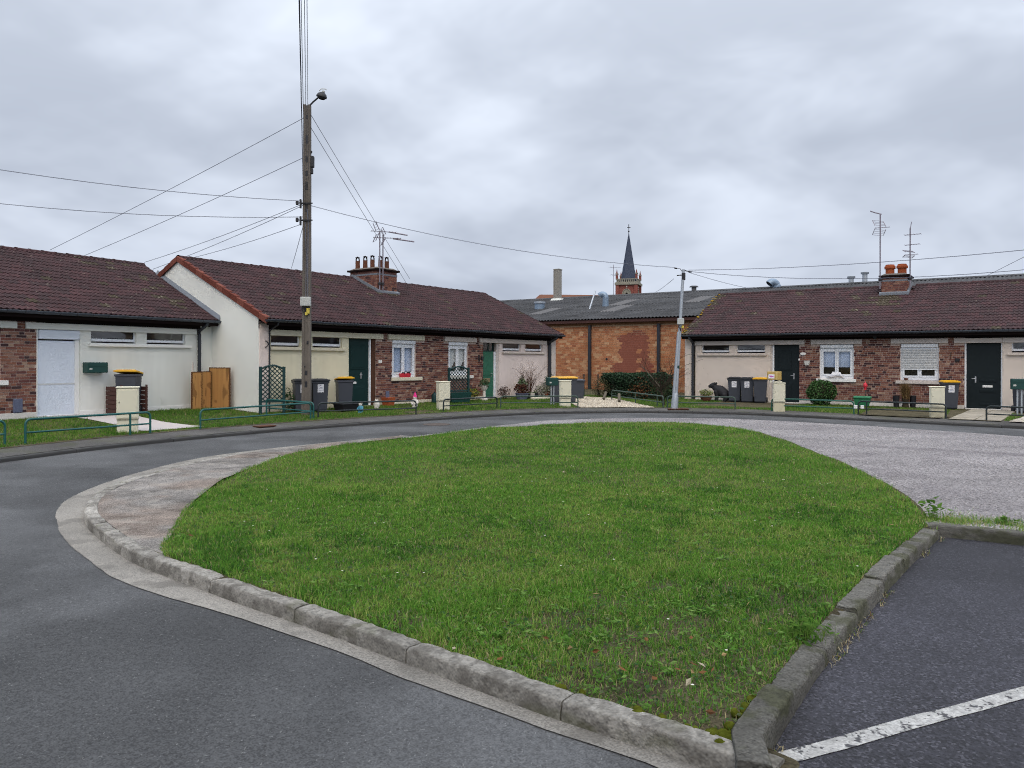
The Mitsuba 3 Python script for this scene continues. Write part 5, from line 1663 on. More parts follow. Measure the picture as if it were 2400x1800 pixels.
# low dark shrub and bare sticks by the wire fence
for (x, y, lab, hgt) in ((3.55, 30.6, 'brownish twiggy shrub by the wire fence left of the hedge', .75), (5.35, 27.6, 'ivy-like dark shrub between the hedge and the grey pole', .75)):
    n = 900
    p = ellipsoid_pts(n, (.40, .35, hgt * .55), rp, .3) + (0, 0, hgt * .5)
    base = [(0.07, 0.065, 0.035), (0.05, 0.06, 0.03), (0.10, 0.08, 0.05)] if x < 5 else [(0.03, 0.05, 0.022), (0.02, 0.035, 0.02), (0.05, 0.07, 0.03)]
    k = leafy('shrub', lab, 'shrub', {'foliage': leaf_quads(p, rp.uniform(.018, .035, n), rp, 1, cols(n, base, rp), .5)}, tr(x, y, h1(x, y)))
    add(f'{k}__stems', twigs(rp, (0, 0, 0), hgt, .5, 6, .010, 2), 'bark', tr(x, y, h1(x, y)))


def hp(H, s, y, z=None):
    w = H.M @ np.array([s, y, 0, 1])
    return (w[0], w[1], h1(w[0], w[1]) if z is None else z)


# the potted garden before the rose end of the middle bungalow
def pot_on(k, M, r0, r1, hh, m, n=16):
    add(f'{k}__pot', MB().lathe([(0, 0), (r0, 0), (r1, hh), (r1 * 1.06, hh), (r1 * 1.06, hh + .02), (r1 * .9, hh + .02), (r1 * .88, hh - .03), (0, hh - .03)], (0, 0, 0), n), m, M, smooth=35)


def potplant(name, label, cat, at, r, hh, potm, crown, n, size, base, stems=None, asp=.55, shell=.3):
    M = tr(*at)
    k = thing(name, label, cat)
    if potm:
        pot_on(k, M, r * .75, r, hh, potm)
    zc = hh + crown[2] * .85
    p = ellipsoid_pts(n, crown, rp, shell) + (0, 0, zc)
    v, f, c = leaf_quads(p, rp.uniform(size * .7, size * 1.3, n), rp, 1, cols(n, base, rp), asp)
    add(f'{k}__foliage', (v, f), 'painted_vc', M, color=c)
    if stems:
        add(f'{k}__stems', twigs(rp, (0, 0, max(0, hh - .05)), stems, .5, 6, .006, 2), 'bark', M)
    return k


potplant('potted_plant', 'dark reddish-leaved plant in a blue-grey trough before the rose wall', 'plant', hp(H2, 10.55, -1.3), .24, .22, 'pot_bluegrey', (.32, .26, .20), 420, .035, [(0.075, 0.028, 0.024), (0.05, 0.022, 0.02), (0.10, 0.045, 0.03)])
potplant('potted_plant', 'pale green variegated plant behind the blue-grey trough', 'plant', hp(H2, 11.3, -.8), .15, .22, 'pot_black', (.24, .20, .30), 420, .035, [(0.12, 0.16, 0.08), (0.30, 0.33, 0.24), (0.05, 0.085, 0.035)], stems=.5)
k = thing('bare_shrub', 'leafless reddish twiggy shrub rising before the rose wall', 'shrub')
add(f'{k}__stems', twigs(np.random.default_rng(4), (0, 0, 0), 1.35, .40, 16, .010, 3, up=1.0, jitter=.22), 'iron_rust', tr(*hp(H2, 11.9, -.7)))
potplant('silver_bush', 'silvery white-leaved bush left of the cream meter box by the drive', 'bush', hp(H2, 12.35, -1.35), .18, .14, None, (.34, .30, .36), 760, .030, [(0.34, 0.35, 0.31), (0.42, 0.43, 0.40), (0.12, 0.14, 0.08), (0.06, 0.08, 0.04)], stems=.7)
potplant('conifer', 'narrow dark green conifer in a pot before the rose wall', 'plant', hp(H2, 11.62, -.55), .13, .2, 'terracotta', (.14, .14, .36), 520, .03, [(0.04, 0.055, 0.03), (0.055, 0.06, 0.035)], shell=.2)
potplant('yellow_bush', 'low yellow and green bush beside the second trellis', 'bush', hp(H2, 8.45, -.55), .2, .12, None, (.36, .28, .20), 520, .032, [(0.30, 0.27, 0.05), (0.10, 0.14, 0.03), (0.05, 0.09, 0.025)])
k = thing('pedestal_planter', 'pale stone urn with a trailing green plant beside the bright green door', 'planter')
MP = tr(*hp(H2, 9.3, -.5))
add(f'{k}__urn', MB().lathe([(0, 0), (.13, 0), (.13, .05), (.06, .08), (.05, .34), (.11, .40), (.15, .52), (.16, .54), (.13, .54), (0, .50)], (0, 0, 0), 16), 'stone_white', MP, smooth=35)
n = 420
p = ellipsoid_pts(n, (.20, .18, .17), rp, .3) + (0, 0, .62)
p[:, 2] -= np.clip(np.hypot(p[:, 0], p[:, 1]) - .1, 0, 1) * .9
v, f, c = leaf_quads(p, rp.uniform(.02, .035, n), rp, 1, cols(n, [(0.05, 0.09, 0.04), (0.09, 0.13, 0.07), (0.03, 0.05, 0.025)], rp), .5)
add(f'{k}__foliage', (v, f), 'painted_vc', MP, color=c)
for i, (s, y, m, lab) in enumerate(((11.0, -1.25, 'pot_black', 'small black pot first in the row before the rose wall'), (11.28, -1.25, 'stone_white', 'small white pot in the row before the rose wall'),
                                     (11.55, -1.25, 'pot_black', 'small black pot last in the row before the rose wall'), (13.05, -.8, 'terracotta', 'red clay pot beside the silvery bush'))):
    k = thing('flower_pot', lab, 'flower pot')
    M = tr(*hp(H2, s, y))
    pot_on(k, M, .08, .11, .19, m)
    n = 60
    v, f, c = leaf_quads(ellipsoid_pts(n, (.10, .10, .06), rp, .2) + (0, 0, .22), rp.uniform(.015, .03, n), rp, 1, cols(n, [(0.05, 0.09, 0.03), (0.08, 0.10, 0.05)], rp))
    add(f'{k}__plant', (v, f), 'painted_vc', M, color=c)
for i, (s, y, hgt, base, lab) in enumerate(((10.25, -.7, .5, [(0.06, 0.03, 0.028), (0.09, 0.05, 0.04)], 'dark purplish bush beside the white door frame'), (11.95, -1.2, .55, [(0.16, 0.17, 0.11), (0.07, 0.09, 0.04), (0.28, 0.27, 0.22)], 'pale flowering plant in front of the leafless shrub'),
                                              (12.95, -1.25, .62, [(0.22, 0.22, 0.18), (0.09, 0.11, 0.06), (0.32, 0.32, 0.29)], 'grey-green bush nearest the green post mailbox'), (13.55, -.6, .95, [(0.035, 0.05, 0.03), (0.05, 0.07, 0.04)], 'tall dark plant against the corner of the rose wall'))):
    k = thing('border_plant', lab, 'plant')
    M = tr(*hp(H2, s, y))
    n = 520
    v, f, c = leaf_quads(ellipsoid_pts(n, (.27, .24, hgt * .5), rp, .25) + (0, 0, hgt * .52), rp.uniform(.018, .034, n), rp, 1, cols(n, base, rp), .5)
    add(f'{k}__foliage', (v, f), 'painted_vc', M, color=c)
    add(f'{k}__stems', twigs(rp, (0, 0, 0), hgt * 1.1, .45, 7, .007, 2), 'bark', M)
# low white border stones before the pots
for i in range(6):
    s0 = 10.75 + i * .62
    w = H2.M @ mat((1, 0), (s0, -1.62, 0))
    g_z = h1(w[0, 3], w[1, 3])
    w[2, 3] = g_z
    k = add('border_stone', MB().cbox(0, .60, -.06, .06, -.03, .085, .015), 'plinth_cream', w)
    tag(k, ('first', 'second', 'third', 'fourth', 'fifth', 'last')[i] + ' pale edging block from the left before the potted plants', 'edging block', 'edging blocks before the potted plants')
# yellow-leaved bowl and the dark statue before the right-hand bungalow
k = thing('planter_bowl', 'brown bowl of yellow-green leaves before the dark statue', 'planter')
M = tr(*hp(H3, 1.2, -.95))
add(f'{k}__bowl', MB().lathe([(0, 0), (.13, 0), (.20, .10), (.23, .2), (.21, .2), (0, .16)], (0, 0, 0), 18), 'terracotta_dark', M, smooth=40)
n = 480
v, f, c = leaf_quads(ellipsoid_pts(n, (.27, .24, .14), rp, .3) + (0, 0, .31), rp.uniform(.02, .035, n), rp, 1, cols(n, [(0.22, 0.25, 0.08), (0.14, 0.19, 0.05), (0.30, 0.31, 0.14), (0.06, 0.09, 0.03)], rp), .55)
add(f'{k}__foliage', (v, f), 'painted_vc', M, color=c)
# statue: a hunched dark animal, walking left with its head up
k = thing('animal_statue', 'dark hunched animal statue on the lawn left of the grey-lidded bins', 'statue')
ST = mat((.8221, -.5693), hp(H3, 1.52, -.55))
import manifold3d as m3


def mani(mb):
    v, f = mb.mesh()
    return m3.Manifold(m3.Mesh(np.asarray(v, np.float32), np.asarray(f, np.uint32)))


def blob(chains, L=.03, it=12, M=None):
    """hulls of spheres along chains of (x, y, z, r), joined and smoothed into one skin"""
    tot = m3.Manifold()
    for ch in chains:
        for a, b in zip(ch[:-1], ch[1:]):
            pts = []
            for x, y, z, r in (a, b):
                s = trimesh.creation.icosphere(2)
                pts.append(s.vertices * r + (x, y, z))
            h = trimesh.Trimesh(np.vstack(pts)).convex_hull
            tot = tot + m3.Manifold(m3.Mesh(np.asarray(h.vertices, np.float32), np.asarray(h.faces, np.uint32)))
    tot = tot.refine_to_length(L)
    m = tot.to_mesh()
    t = trimesh.Trimesh(m.vert_properties[:, :3], m.tri_verts)
    trimesh.smoothing.filter_taubin(t, iterations=it)
    return t


t = blob([[(.20, 0, .30, .19), (.08, 0, .40, .185), (-.08, 0, .47, .13), (-.17, 0, .55, .09)], [(-.17, 0, .575, .115), (-.26, 0, .565, .085), (-.32, 0, .545, .06)],
          [(-.12, .07, .64, .045), (-.10, .08, .67, .03)], [(-.12, -.07, .64, .045), (-.10, -.08, .67, .03)],
          [(.26, .09, .24, .11), (.29, .10, .12, .075), (.26, .10, .04, .065)], [(.26, -.09, .24, .11), (.31, -.10, .12, .075), (.28, -.10, .04, .065)],
          [(-.06, .09, .34, .10), (-.10, .10, .17, .065), (-.11, .10, .04, .06)], [(-.04, -.09, .34, .10), (-.01, -.10, .17, .065), (-.03, -.10, .04, .06)]])
t.vertices += .010 * (meshkit.noise(t.vertices * 38, 6)[:, None] - .5)
add(f'{k}__body', t, 'statue_dark', ST, smooth=True)
# dry brown plant between black pots
k = thing('dry_plant', 'dry brown grassy plant with black pots under the shuttered window', 'plant')
M = tr(*hp(H3, 7.78, -.6))
n = 900
a = rp.uniform(0, 2 * PI, n)
v, f, c = blades(rp.normal(0, .04, (n, 2)), np.full(n, .30) + rp.uniform(-.05, .05, n), rp.uniform(.25, .58, n), rp.uniform(.008, .014, n), np.abs(rp.normal(0, .45, n)), cols(n, [(0.16, 0.10, 0.045), (0.11, 0.065, 0.03), (0.20, 0.14, 0.07)], rp), rp, 2)
add(f'{k}__fronds', (v, f), 'painted_vc', M, color=c)
add(f'{k}__stump', MB().lathe([(0, 0), (.12, 0), (.09, .12), (.10, .30), (.07, .36), (0, .36)], (0, 0, 0), 9), 'bark', M)
for x in (-.30, .24):
    add(f'{k}__pot', MB().lathe([(0, 0), (.08, 0), (.10, .38), (.11, .40), (.08, .40), (0, .35)], (x, 0, 0), 12), 'pot_black', M, smooth=35)
# ivy and small plants behind the first trellis
k = potplant('climber', 'green climbing plant growing through the left trellis', 'plant', hp(H2, .72, -.32), .1, .02, None, (.20, .12, .36), 300, .028, [(0.03, 0.075, 0.03), (0.05, 0.10, 0.04), (0.02, 0.05, 0.02)], stems=.6)
# weeds at the kerb end and along the parking kerb
for i, (x, y, s, lab) in enumerate(((1.62, 4.22, 1.0, 'broad-leaved weed leaning over the parking kerb'), (4.05, 7.40, 1.25, 'taller leafy weed at the far end of the parking kerb'), (3.85, 8.55, .8, 'dark weed tuft on the edge of the gravel yard'), (4.62, 7.2, .9, 'upright weed right of the kerb end'))):
    k = thing('weed', lab, 'weed')
    n = 90
    a = rp.uniform(0, 2 * PI, n)
    R_ = np.abs(rp.normal(0, .10, n)) * s
    hh_ = rp.uniform(.01, .10 if i != 1 else .22, n) * s * np.exp(-R_ * 4)
    pc = np.column_stack([R_ * np.cos(a), R_ * np.sin(a), hh_ + .015])
    lv = leaf_quads(pc, rp.uniform(.012, .034, n) * s, rp, .5, cols(n, [(0.10, 0.20, 0.035), (0.13, 0.25, 0.05), (0.07, 0.15, 0.03)], rp), .42)
    bl = blades(rp.normal(0, .06 * s, (60, 2)), np.full(60, .0), rp.uniform(.05, .14, 60) * s, rp.uniform(.005, .009, 60), np.abs(rp.normal(0, .8, 60)), cols(60, [(0.11, 0.21, 0.04), (0.16, 0.24, 0.06)], rp), rp, 2)
    v, f, c = join([lv, bl])
    add(f'{k}__leaves', (v, f), 'grass_vc', tr(x, y, .08 if x < 3 else .05), color=c)
# far bare tree tops between the roofs
k = thing('far_tree', 'faint bare tree tops showing between the roofs', 'tree')
FT = tr(-2.3, 95, 0)
add(f'{k}__trunk', MB().cyl((0, 0, 0), (0, 0, 6), .2, .12, 8), 'far_twig', FT)
add(f'{k}__crown', twigs(np.random.default_rng(12), (0, 0, 4.8), 4.6, .7, 9, .05, 3), 'far_twig', FT)

# ------------------------------------------------------------------ street furniture
def rail(pts, h, m, label, low=.45, r=.021, name='tube_barrier', mids=(), low_open=False):
    """a hoop of bent tube with a lower bar; pts: ground points of its two ends"""
    k = thing(name, label, 'barrier')
    (x0, y0), (x1, y1) = pts
    L = math.hypot(x1 - x0, y1 - y0)
    z0, z1 = h1(x0, y0), h1(x1, y1)
    M = mat((x1 - x0, y1 - y0), (x0, y0, 0))
    c = .09
    p = [(0, 0, z0 - .05), (0, 0, z0 + h - c)]
    p += [(c - c * math.cos(t), 0, z0 + h - c + c * math.sin(t)) for t in np.linspace(.25, PI / 2, 5)]
    p += [(L - c + c * math.sin(t), 0, z1 + h - c + c * math.cos(t)) for t in np.linspace(0, PI / 2 - .25, 5)]
    p += [(L, 0, z1 + h - c), (L, 0, z1 - .05)]
    add(f'{k}__hoop', MB().tube(p, r, 8), m, M, smooth=50)
    add(f'{k}__lower_bar', MB().tube([(0, 0, z0 + h * low), (L, 0, z1 + h * low)], r * .8, 8), m, M, smooth=50)
    for t in mids:
        add(f'{k}__post', MB().tube([(L * t, 0, z0 - .05 + (z1 - z0) * t), (L * t, 0, z0 + (z1 - z0) * t + h)], r * .95, 8), m, M, smooth=50)
    return k


rail([(-10.6, 10.4), (-8.68, 13.15)], .42, 'rail_green', 'green tube barrier cut by the left edge of the photo')
rail([(-8.75, 13.02), (-10.6, 14.6)], .42, 'rail_dark', 'dark green tube barrier turning back from the leftmost kerb side one')
rail([(-8.50, 13.42), (-7.26, 15.42)], .42, 'rail_green', 'green tube barrier in front of the leftmost bungalow and its meter box', mids=(.82,))
rail([(-6.66, 16.42), (-5.02, 19.15)], .40, 'rail_green', 'green tube barrier before the orange wooden screen')
rail([(-4.99, 19.32), (-6.42, 20.1)], .40, 'rail_green', 'green tube barrier running back to the white gable corner')
rail([(-4.93, 19.55), (-2.62, 21.0)], .37, 'rail_dark', 'thin dark barrier before the bottle green front door')
rail([(-1.98, 22.25), (-.46, 23.75)], .34, 'rail_dark', 'dark barrier before the second trellis')
rail([(-.35, 23.85), (2.08, 24.2)], .36, 'rail_olive', 'olive green barrier before the potted plants, ending at the drive')
rail([(3.72, 28.6), (4.80, 24.35)], .36, 'rail_olive', 'weathered green barrier sloping along the right side of the drive', mids=(.5, .9))
rail([(4.95, 24.42), (6.92, 23.80)], .36, 'rail_olive', 'olive barrier between the grey metal pole and the right-hand bins')
rail([(7.80, 23.05), (9.62, 21.6)], .36, 'rail_teal', 'teal barrier before the round box bush')
rail([(9.70, 21.5), (11.35, 20.08)], .37, 'rail_dark', 'dark barrier before the flower bed and dry plant', mids=(.10,))
rail([(12.02, 19.45), (14.4, 17.4)], .36, 'rail_dark', 'dark barrier at the right edge of the photo')
for i, (x, y) in enumerate(((9.56, 21.42), (9.72, 21.36))):
    k = add('reflector', MB().cbox(-.045, .045, -.012, .012, .16, .26, .005), 'enamel_white', mat((.76, -.65), (x, y - .06, .13)))
    tag(k, ('left' if i == 0 else 'right') + ' of the two small white plates where the teal and dark barriers meet', 'reflector')


def meter_box(x, y, rot, label, h=.86, w=.36, d=.24, brick_foot=False):
    k = thing('meter_box', label, 'meter box')
    M = rotz(rot, (x, y, h1(x, y)))
    f = .26
    add(f'{k}__plinth', MB().cbox(-w / 2 + .01, w / 2 - .01, -d / 2 + .01, d / 2 - .01, -.1, f, .01), 'meter_plinth' if brick_foot else 'meter_cream', M)
    add(f'{k}__cabinet', MB().cbox(-w / 2, w / 2, -d / 2, d / 2, f + .004, h - .03, .012), 'meter_cream', M)
    add(f'{k}__lid', MB().cbox(-w / 2 - .015, w / 2 + .015, -d / 2 - .02, d / 2 + .015, h - .028, h, .010), 'meter_cream', M)
    q = add(f'{k}__door', MB().cbox(-w / 2 + .025, w / 2 - .025, -d / 2 - .012, -d / 2 + .01, f + .03, h - .05, .006), 'meter_cream', M)
    add(f'{q}__lock', MB().cyl((-w / 2 + .055, -d / 2 - .02, (f + h) / 2 + .02), (-w / 2 + .055, -d / 2 - .01, (f + h) / 2 + .02), .014, n=8), 'meter_seam', M)
    add(f'{k}__seam', MB().box(-w / 2 + .004, w / 2 - .004, -d / 2 - .003, d / 2 - .01, f - .010, f + .004), 'meter_seam', M)
    return k


meter_box(-7.80, 15.60, .40, 'cream meter box before the white bungalow, half hiding a yellow-lidded bin', .92, .40, .26)
meter_box(-2.05, 22.9, .50, 'cream meter box left of the second trellis', .85)
meter_box(1.72, 24.85, .12, 'cream meter box beside the gravel drive', .84, .36)
meter_box(7.98, 22.95, -.25, 'cream meter box carrying a cardboard parcel', .84, .34, .24, True)
meter_box(11.30, 20.42, -.35, 'cream meter box before the brick wall at the right, beside a yellow-lidded bin', .83, .34, .24, True)
# parcel on the fourth meter box
k = thing('parcel', 'cardboard parcel with a white and magenta label on top of a meter box', 'parcel')
M = rotz(-.25, (7.86, 22.97, h1(7.98, 22.95) + .842))
add(f'{k}__box', MB().cbox(-.21, .18, -.13, .13, .085, .335, .006), 'cardboard', M)
add(f'{k}__flap', MB().box(.02, .07, -.134, -.1305, .09, .332).box(-.208, .178, -.134, -.1305, .30, .332), 'cardboard_edge', M)
add(f'{k}__label_sheet', MB().box(-.19, -.02, -.134, -.131, .13, .25), 'paper_white', M)
add(f'{k}__print', MB().box(-.16, -.04, -.136, -.1345, .165, .20).box(-.165, -.09, -.136, -.1345, .215, .23), 'ink_magenta', M)
add(f'{k}__tray', MB().cbox(-.02, .20, -.12, .12, .0, .045, .006).cbox(-.15, -.08, -.10, .10, .0, .084, .006).cbox(.08, .16, -.09, .09, .046, .084, .006), 'meter_cream', M)
labels[f'{k}__tray'] = {'label': 'pale tray and battens under the parcel'}


def bin_(at, rot, label, lid='plastic_dark', w=.47, d=.53, h=.93, paper=True, lid_tilt=0.0, group=None):
    k = thing('wheelie_bin', label, 'wheelie bin', group)
    M = rotz(rot, at)
    a, b, c, e = w / 2, d / 2, w / 2 * .80, d / 2 * .74
    zt = h - .09
    add(f'{k}__body', MB().hull([(-c, -e, .06), (c, -e, .06), (-c, e, .10), (c, e, .10), (-c, -e + .03, .02), (c, -e + .03, .02), (-a + .01, -b + .02, zt), (a - .01, -b + .02, zt), (-a + .01, b - .06, zt), (a - .01, b - .06, zt)]), 'plastic_grey', M)
    add(f'{k}__rim', MB().cbox(-a - .012, a + .012, -b, b - .02, zt - .045, zt + .012, .010), 'plastic_grey', M)
    ML = M @ tr(0, b - .03, zt + .014) @ np.array([[1, 0, 0, 0], [0, math.cos(lid_tilt), -math.sin(-lid_tilt), 0], [0, math.sin(-lid_tilt), math.cos(lid_tilt), 0], [0, 0, 0, 1.0]])
    add(f'{k}__lid', MB().hull([(x, y, 0.0) for x in (-a - .02, a + .02) for y in (-d - .0, .0)] + [(x, y, .030) for x in (-a - .02, a + .02) for y in (-d, .0)] + [(x, y, .062) for x in (-a + .06, a - .06) for y in (-d + .10, -.05)]), lid, ML)
    add(f'{k}__handle', MB().tube([(-a + .03, b - .03, zt + .0), (-a + .03, b + .055, zt + .02), (a - .03, b + .055, zt + .02), (a - .03, b - .03, zt)], .014, 6), 'plastic_dark', M)
    for s in (-1, 1):
        add(f'{k}__wheel', MB().cyl((s * (c - .0), e - .03, .10), (s * (c + .05), e - .03, .10), .10, n=14), 'plastic_dark', M)
    if paper:
        q = add(f'{k}__notice', MB().hull([(x, -b + .012 + (zt - z) * .07 - t, z) for x in (-.085, .085) for z in (zt - .30, zt - .075) for t in (.002, .006)]), 'paper_white', M)
        mbp = MB()
        for i, (x0, x1) in enumerate(((-.06, .02), (-.02, .06), (-.065, .05), (-.05, .06))):
            z = zt - .11 - i * .043
            mbp.box(x0, x1, -b + .012 + (zt - z) * .07 - .008, -b + .012 + (zt - z) * .07 - .0055, z - .010, z)
        add(f'{q}__print', mbp, 'ink_blue', M)
    return k


def hb(H, s, y):
    return hp(H, s, y)


bin_(hb(H2, 1.05, -.50), math.radians(26), 'grey wheelie bin left of the concrete pole, beside the trellis')
bin_(hb(H2, 1.58, -.55), math.radians(30), 'grey wheelie bin with a white notice just right of the concrete pole')
bin_(hb(H2, 2.56, -.52), math.radians(24), 'wheelie bin with a yellow lid beside the bottle green door', 'plastic_yellow', w=.45, paper=False, lid_tilt=.10)
bin_(hb(H3, 2.10, -.42), math.radians(-22), 'grey-lidded wheelie bin, leftmost of the three before the rose wall')
bin_(hb(H3, 2.58, -.48), math.radians(-20), 'grey-lidded wheelie bin, middle one of the three before the rose wall')
bin_(hb(H3, 3.07, -.52), math.radians(-22), 'yellow-lidded wheelie bin, rightmost of the three before the rose wall', 'plastic_yellow', paper=False)
bin_(hb(H3, 9.02, -.60), math.radians(-14), 'yellow-lidded wheelie bin beside the meter box and the right-hand front door', 'plastic_yellow', w=.45)
bin_(hb(H3, 10.98, -1.0), math.radians(-12), 'grey wheelie bin at the right edge behind the green post box')
bin_((1.60, 26.6, .13), .15, 'wheelie bin with yellow lid behind the meter box by the drive', 'plastic_yellow', paper=False, w=.46)
bin_((2.02, 26.9, .13), .10, 'second yellow-lidded wheelie bin behind the meter box by the drive', 'plastic_yellow', paper=False, w=.44)
bin_((2.55, 29.3, .13), .05, 'grey bin alone right of the meter box by the drive', 'plastic_grey', paper=False, w=.38, h=.78)
# yellow-lidded bin in a brown enclosure before the white bungalow
bin_(hb(H1, -2.36, -.50), math.radians(8), 'yellow-lidded wheelie bin standing in a brown enclosure before the white wall', 'plastic_yellow', h=1.07, paper=False, lid_tilt=.12, w=.50)
k = thing('bin_enclosure', 'dark brown slatted enclosure round the bin before the white wall', 'bin enclosure')
M = H1.M.copy()
M[2, 3] = h1(*hb(H1, -2.4, -.6)[:2])
for i in range(6):
    z = .03 + i * .115
    add(f'{k}__board', MB().cbox(-2.74, -2.71, -.80, -.14, z, z + .105, .006), 'brown_plastic', M)
    add(f'{k}__board', MB().cbox(-2.05, -2.02, -.80, -.14, z, z + .105, .006), 'brown_plastic', M)
    add(f'{k}__board', MB().cbox(-2.74, -2.02, -.13, -.10, z, z + .105, .006), 'brown_plastic', M)
for x in (-2.75, -2.06):
    add(f'{k}__post', MB().cbox(x, x + .05, -.78, -.73, 0, .76, .008), 'brown_plastic', M)
# wooden screen of three boards between the white walls
k = thing('wooden_screen', 'screen of three orange plywood panels between the white wall and the gable', 'screen')
M = H1.M.copy()
M[2, 3] = h1(*hb(H1, 0, -.7)[:2])
MG = H2.M @ mat((0, -1), (-.16, 2.28, h1(-8.2, 21.6)))          # along the gable, towards the road
for i, (m, a, b, y, hh) in enumerate(((M, -.40, -.06, -.40, 1.075), (M, -.055, .28, -.36, 1.085), (MG, .34, 1.28, -.03, 1.14))):
    p_ = add(f'{k}__panel', MB().box(a + .02, b - .02, y, y + .03, .0, hh - .02), 'fence_wood', m)
    add(f'{p_}__frame', MB().box(a, a + .022, y - .008, y + .035, .0, hh).box(b - .022, b, y - .008, y + .035, .0, hh).box(a + .022, b - .022, y - .008, y + .035, hh - .022, hh), 'fence_frame', m)
add(f'{k}__stake', MB().cyl((-.33, -.34, 0), (-.33, -.34, 1.34), .022, n=6), 'lintel_grey', M)


# trellises
def trellis(M, w, h0, h, label, planter=None):
    k = thing('trellis', label, 'trellis')
    for x in (0, w):
        add(f'{k}__post', MB().cbox(x - .035, x + .035, -.035, .035, 0, h, .006), 'trellis_green', M)
    t = np.linspace(0, 1, 9)
    arch = lambda s: h - .07 + .10 * math.sin(PI * s)
    add(f'{k}__arch', MB().tube([(w * s, 0, arch(s)) for s in t], .030, 6), 'trellis_green', M)
    add(f'{k}__bottom_rail', MB().cbox(.03, w - .03, -.02, .02, h0, h0 + .05, .005), 'trellis_green', M)
    pitch = .09
    for sgn in (1, -1):
        c = -3.0
        while c < 4:
            pts = []
            for x in np.linspace(.03, w - .03, 30):
                z = h0 + sgn * (x * 1.0) + c
                if h0 + .03 < z < arch(x / w) - .01:
                    pts.append((x, sgn * .006, z))
            if len(pts) > 1:
                add(f'{k}__lath', MB().tube([pts[0], pts[-1]], .0125, 4), 'trellis_green', M)
            c += pitch * 1.35
    if planter:
        add(f'{k}__planter', MB().hull([(x, y, z) for x, y, z in [(a, b, .03) for a in (.05, w - .05) for b in (-.13, .13)] + [(a, b, .36) for a in (-.03, w + .03) for b in (-.18, .18)]]), planter, M)
    return k


tA = np.array(hp(H2, -.02, -.22))
trellis(mat((.90, .44), (-6.62, 20.22, h1(-6.62, 20.22))), .60, .30, 1.25, 'dark green lattice trellis at the corner of the white gable')
tb = hp(H2, 7.02, -.75)
trellis(mat((.78, .62), (tb[0], tb[1], tb[2])), .80, .38, 1.20, 'dark green lattice trellis with a teal planter before the middle window', 'mailbox_green')


# mailboxes
def mailbox(M, w, h, d, label, posts=0.0, hang=True):
    k = thing('mailbox', label, 'mailbox')
    add(f'{k}__body', MB().cbox(-w / 2, w / 2, -d, 0, 0, h, .012), 'mailbox_green', M)
    add(f'{k}__flap', MB().cbox(-w / 2 + .03, w / 2 - .03, -d - .008, -d + .004, h * .62, h - .025, .004), 'mailbox_green', M)
    add(f'{k}__name_plate', MB().box(-w / 2 + .05, -w / 2 + .12, -d - .004, -d + .001, h * .30, h * .46), 'box_grey', M)
    if posts:
        for x in (-w * .12, w * .12):
            add(f'{k}__post', MB().cbox(x - .02, x + .02, -d * .6 - .02, -d * .6 + .02, -posts, 0, .004), 'galvanised', M)
    return k


mm = H1.M @ tr(-3.02, -.003, 1.25)
mailbox(mm, .54, .27, .22, 'green mailbox fixed to the white wall')
p_ = hp(H2, 13.35, -2.2)
mailbox(rotz(.30, (1.30, 25.6, .13 + .64)), .36, .27, .24, 'green mailbox on a post before the rose end wall', .64)
p_ = (14.55, 22.05)
mailbox(rotz(-.45, (p_[0], p_[1], h1(*p_) + .72)), .42, .30, .24, 'green mailbox on two legs at the right edge of the photo', .72)

# small things before the doors and windows
k = thing('black_crate', 'low black plastic crate at the foot of the yellow-lidded bin by the bottle green door', 'crate')
M = H2.M @ tr(2.25, -.95, h1(*hp(H2, 2.2, -.9)[:2]))
add(f'{k}__tub', MB().hull([(x * .26, y * .16, .02) for x in (-1, 1) for y in (-1, 1)] + [(x * .31, y * .2, .20) for x in (-1, 1) for y in (-1, 1)]), 'pot_black', M)
add(f'{k}__rim', MB().cbox(-.33, .33, -.22, .22, .20, .225, .006), 'plastic_dark', M)


def gnome(at, rot, label, hat, coat, beard, s=1.0, name='garden_gnome'):
    k = thing(name, label, 'garden figure')
    M = rotz(rot, at) @ sc(s, s, s)
    t = blob([[(0, 0, .05, .07), (0, 0, .14, .075), (0, -.01, .20, .05)], [(-.06, 0, .18, .03), (-.085, -.03, .12, .028), (-.05, -.07, .09, .024)], [(.06, 0, .18, .03), (.085, -.03, .12, .028), (.05, -.07, .09, .024)],
              [(-.035, -.01, .02, .03), (-.035, -.05, .015, .025)], [(.035, -.01, .02, .03), (.035, -.05, .015, .025)]], .012, 6)
    add(f'{k}__body', t, coat, M, smooth=True)
    add(f'{k}__head', blob([[(0, -.012, .25, .05), (0, -.016, .265, .048)], [(0, -.06, .255, .012), (0, -.066, .252, .011)]], .012, 4), beard, M, smooth=True)
    add(f'{k}__hat', MB().lathe([(.058, .275), (.05, .30), (.03, .36), (.0, .42)], (0, -.005, 0), 12) if hat != 'stone_white' else MB().sph((0, 0, .30), (.065, .06, .045)), hat, M, smooth=50)
    return k


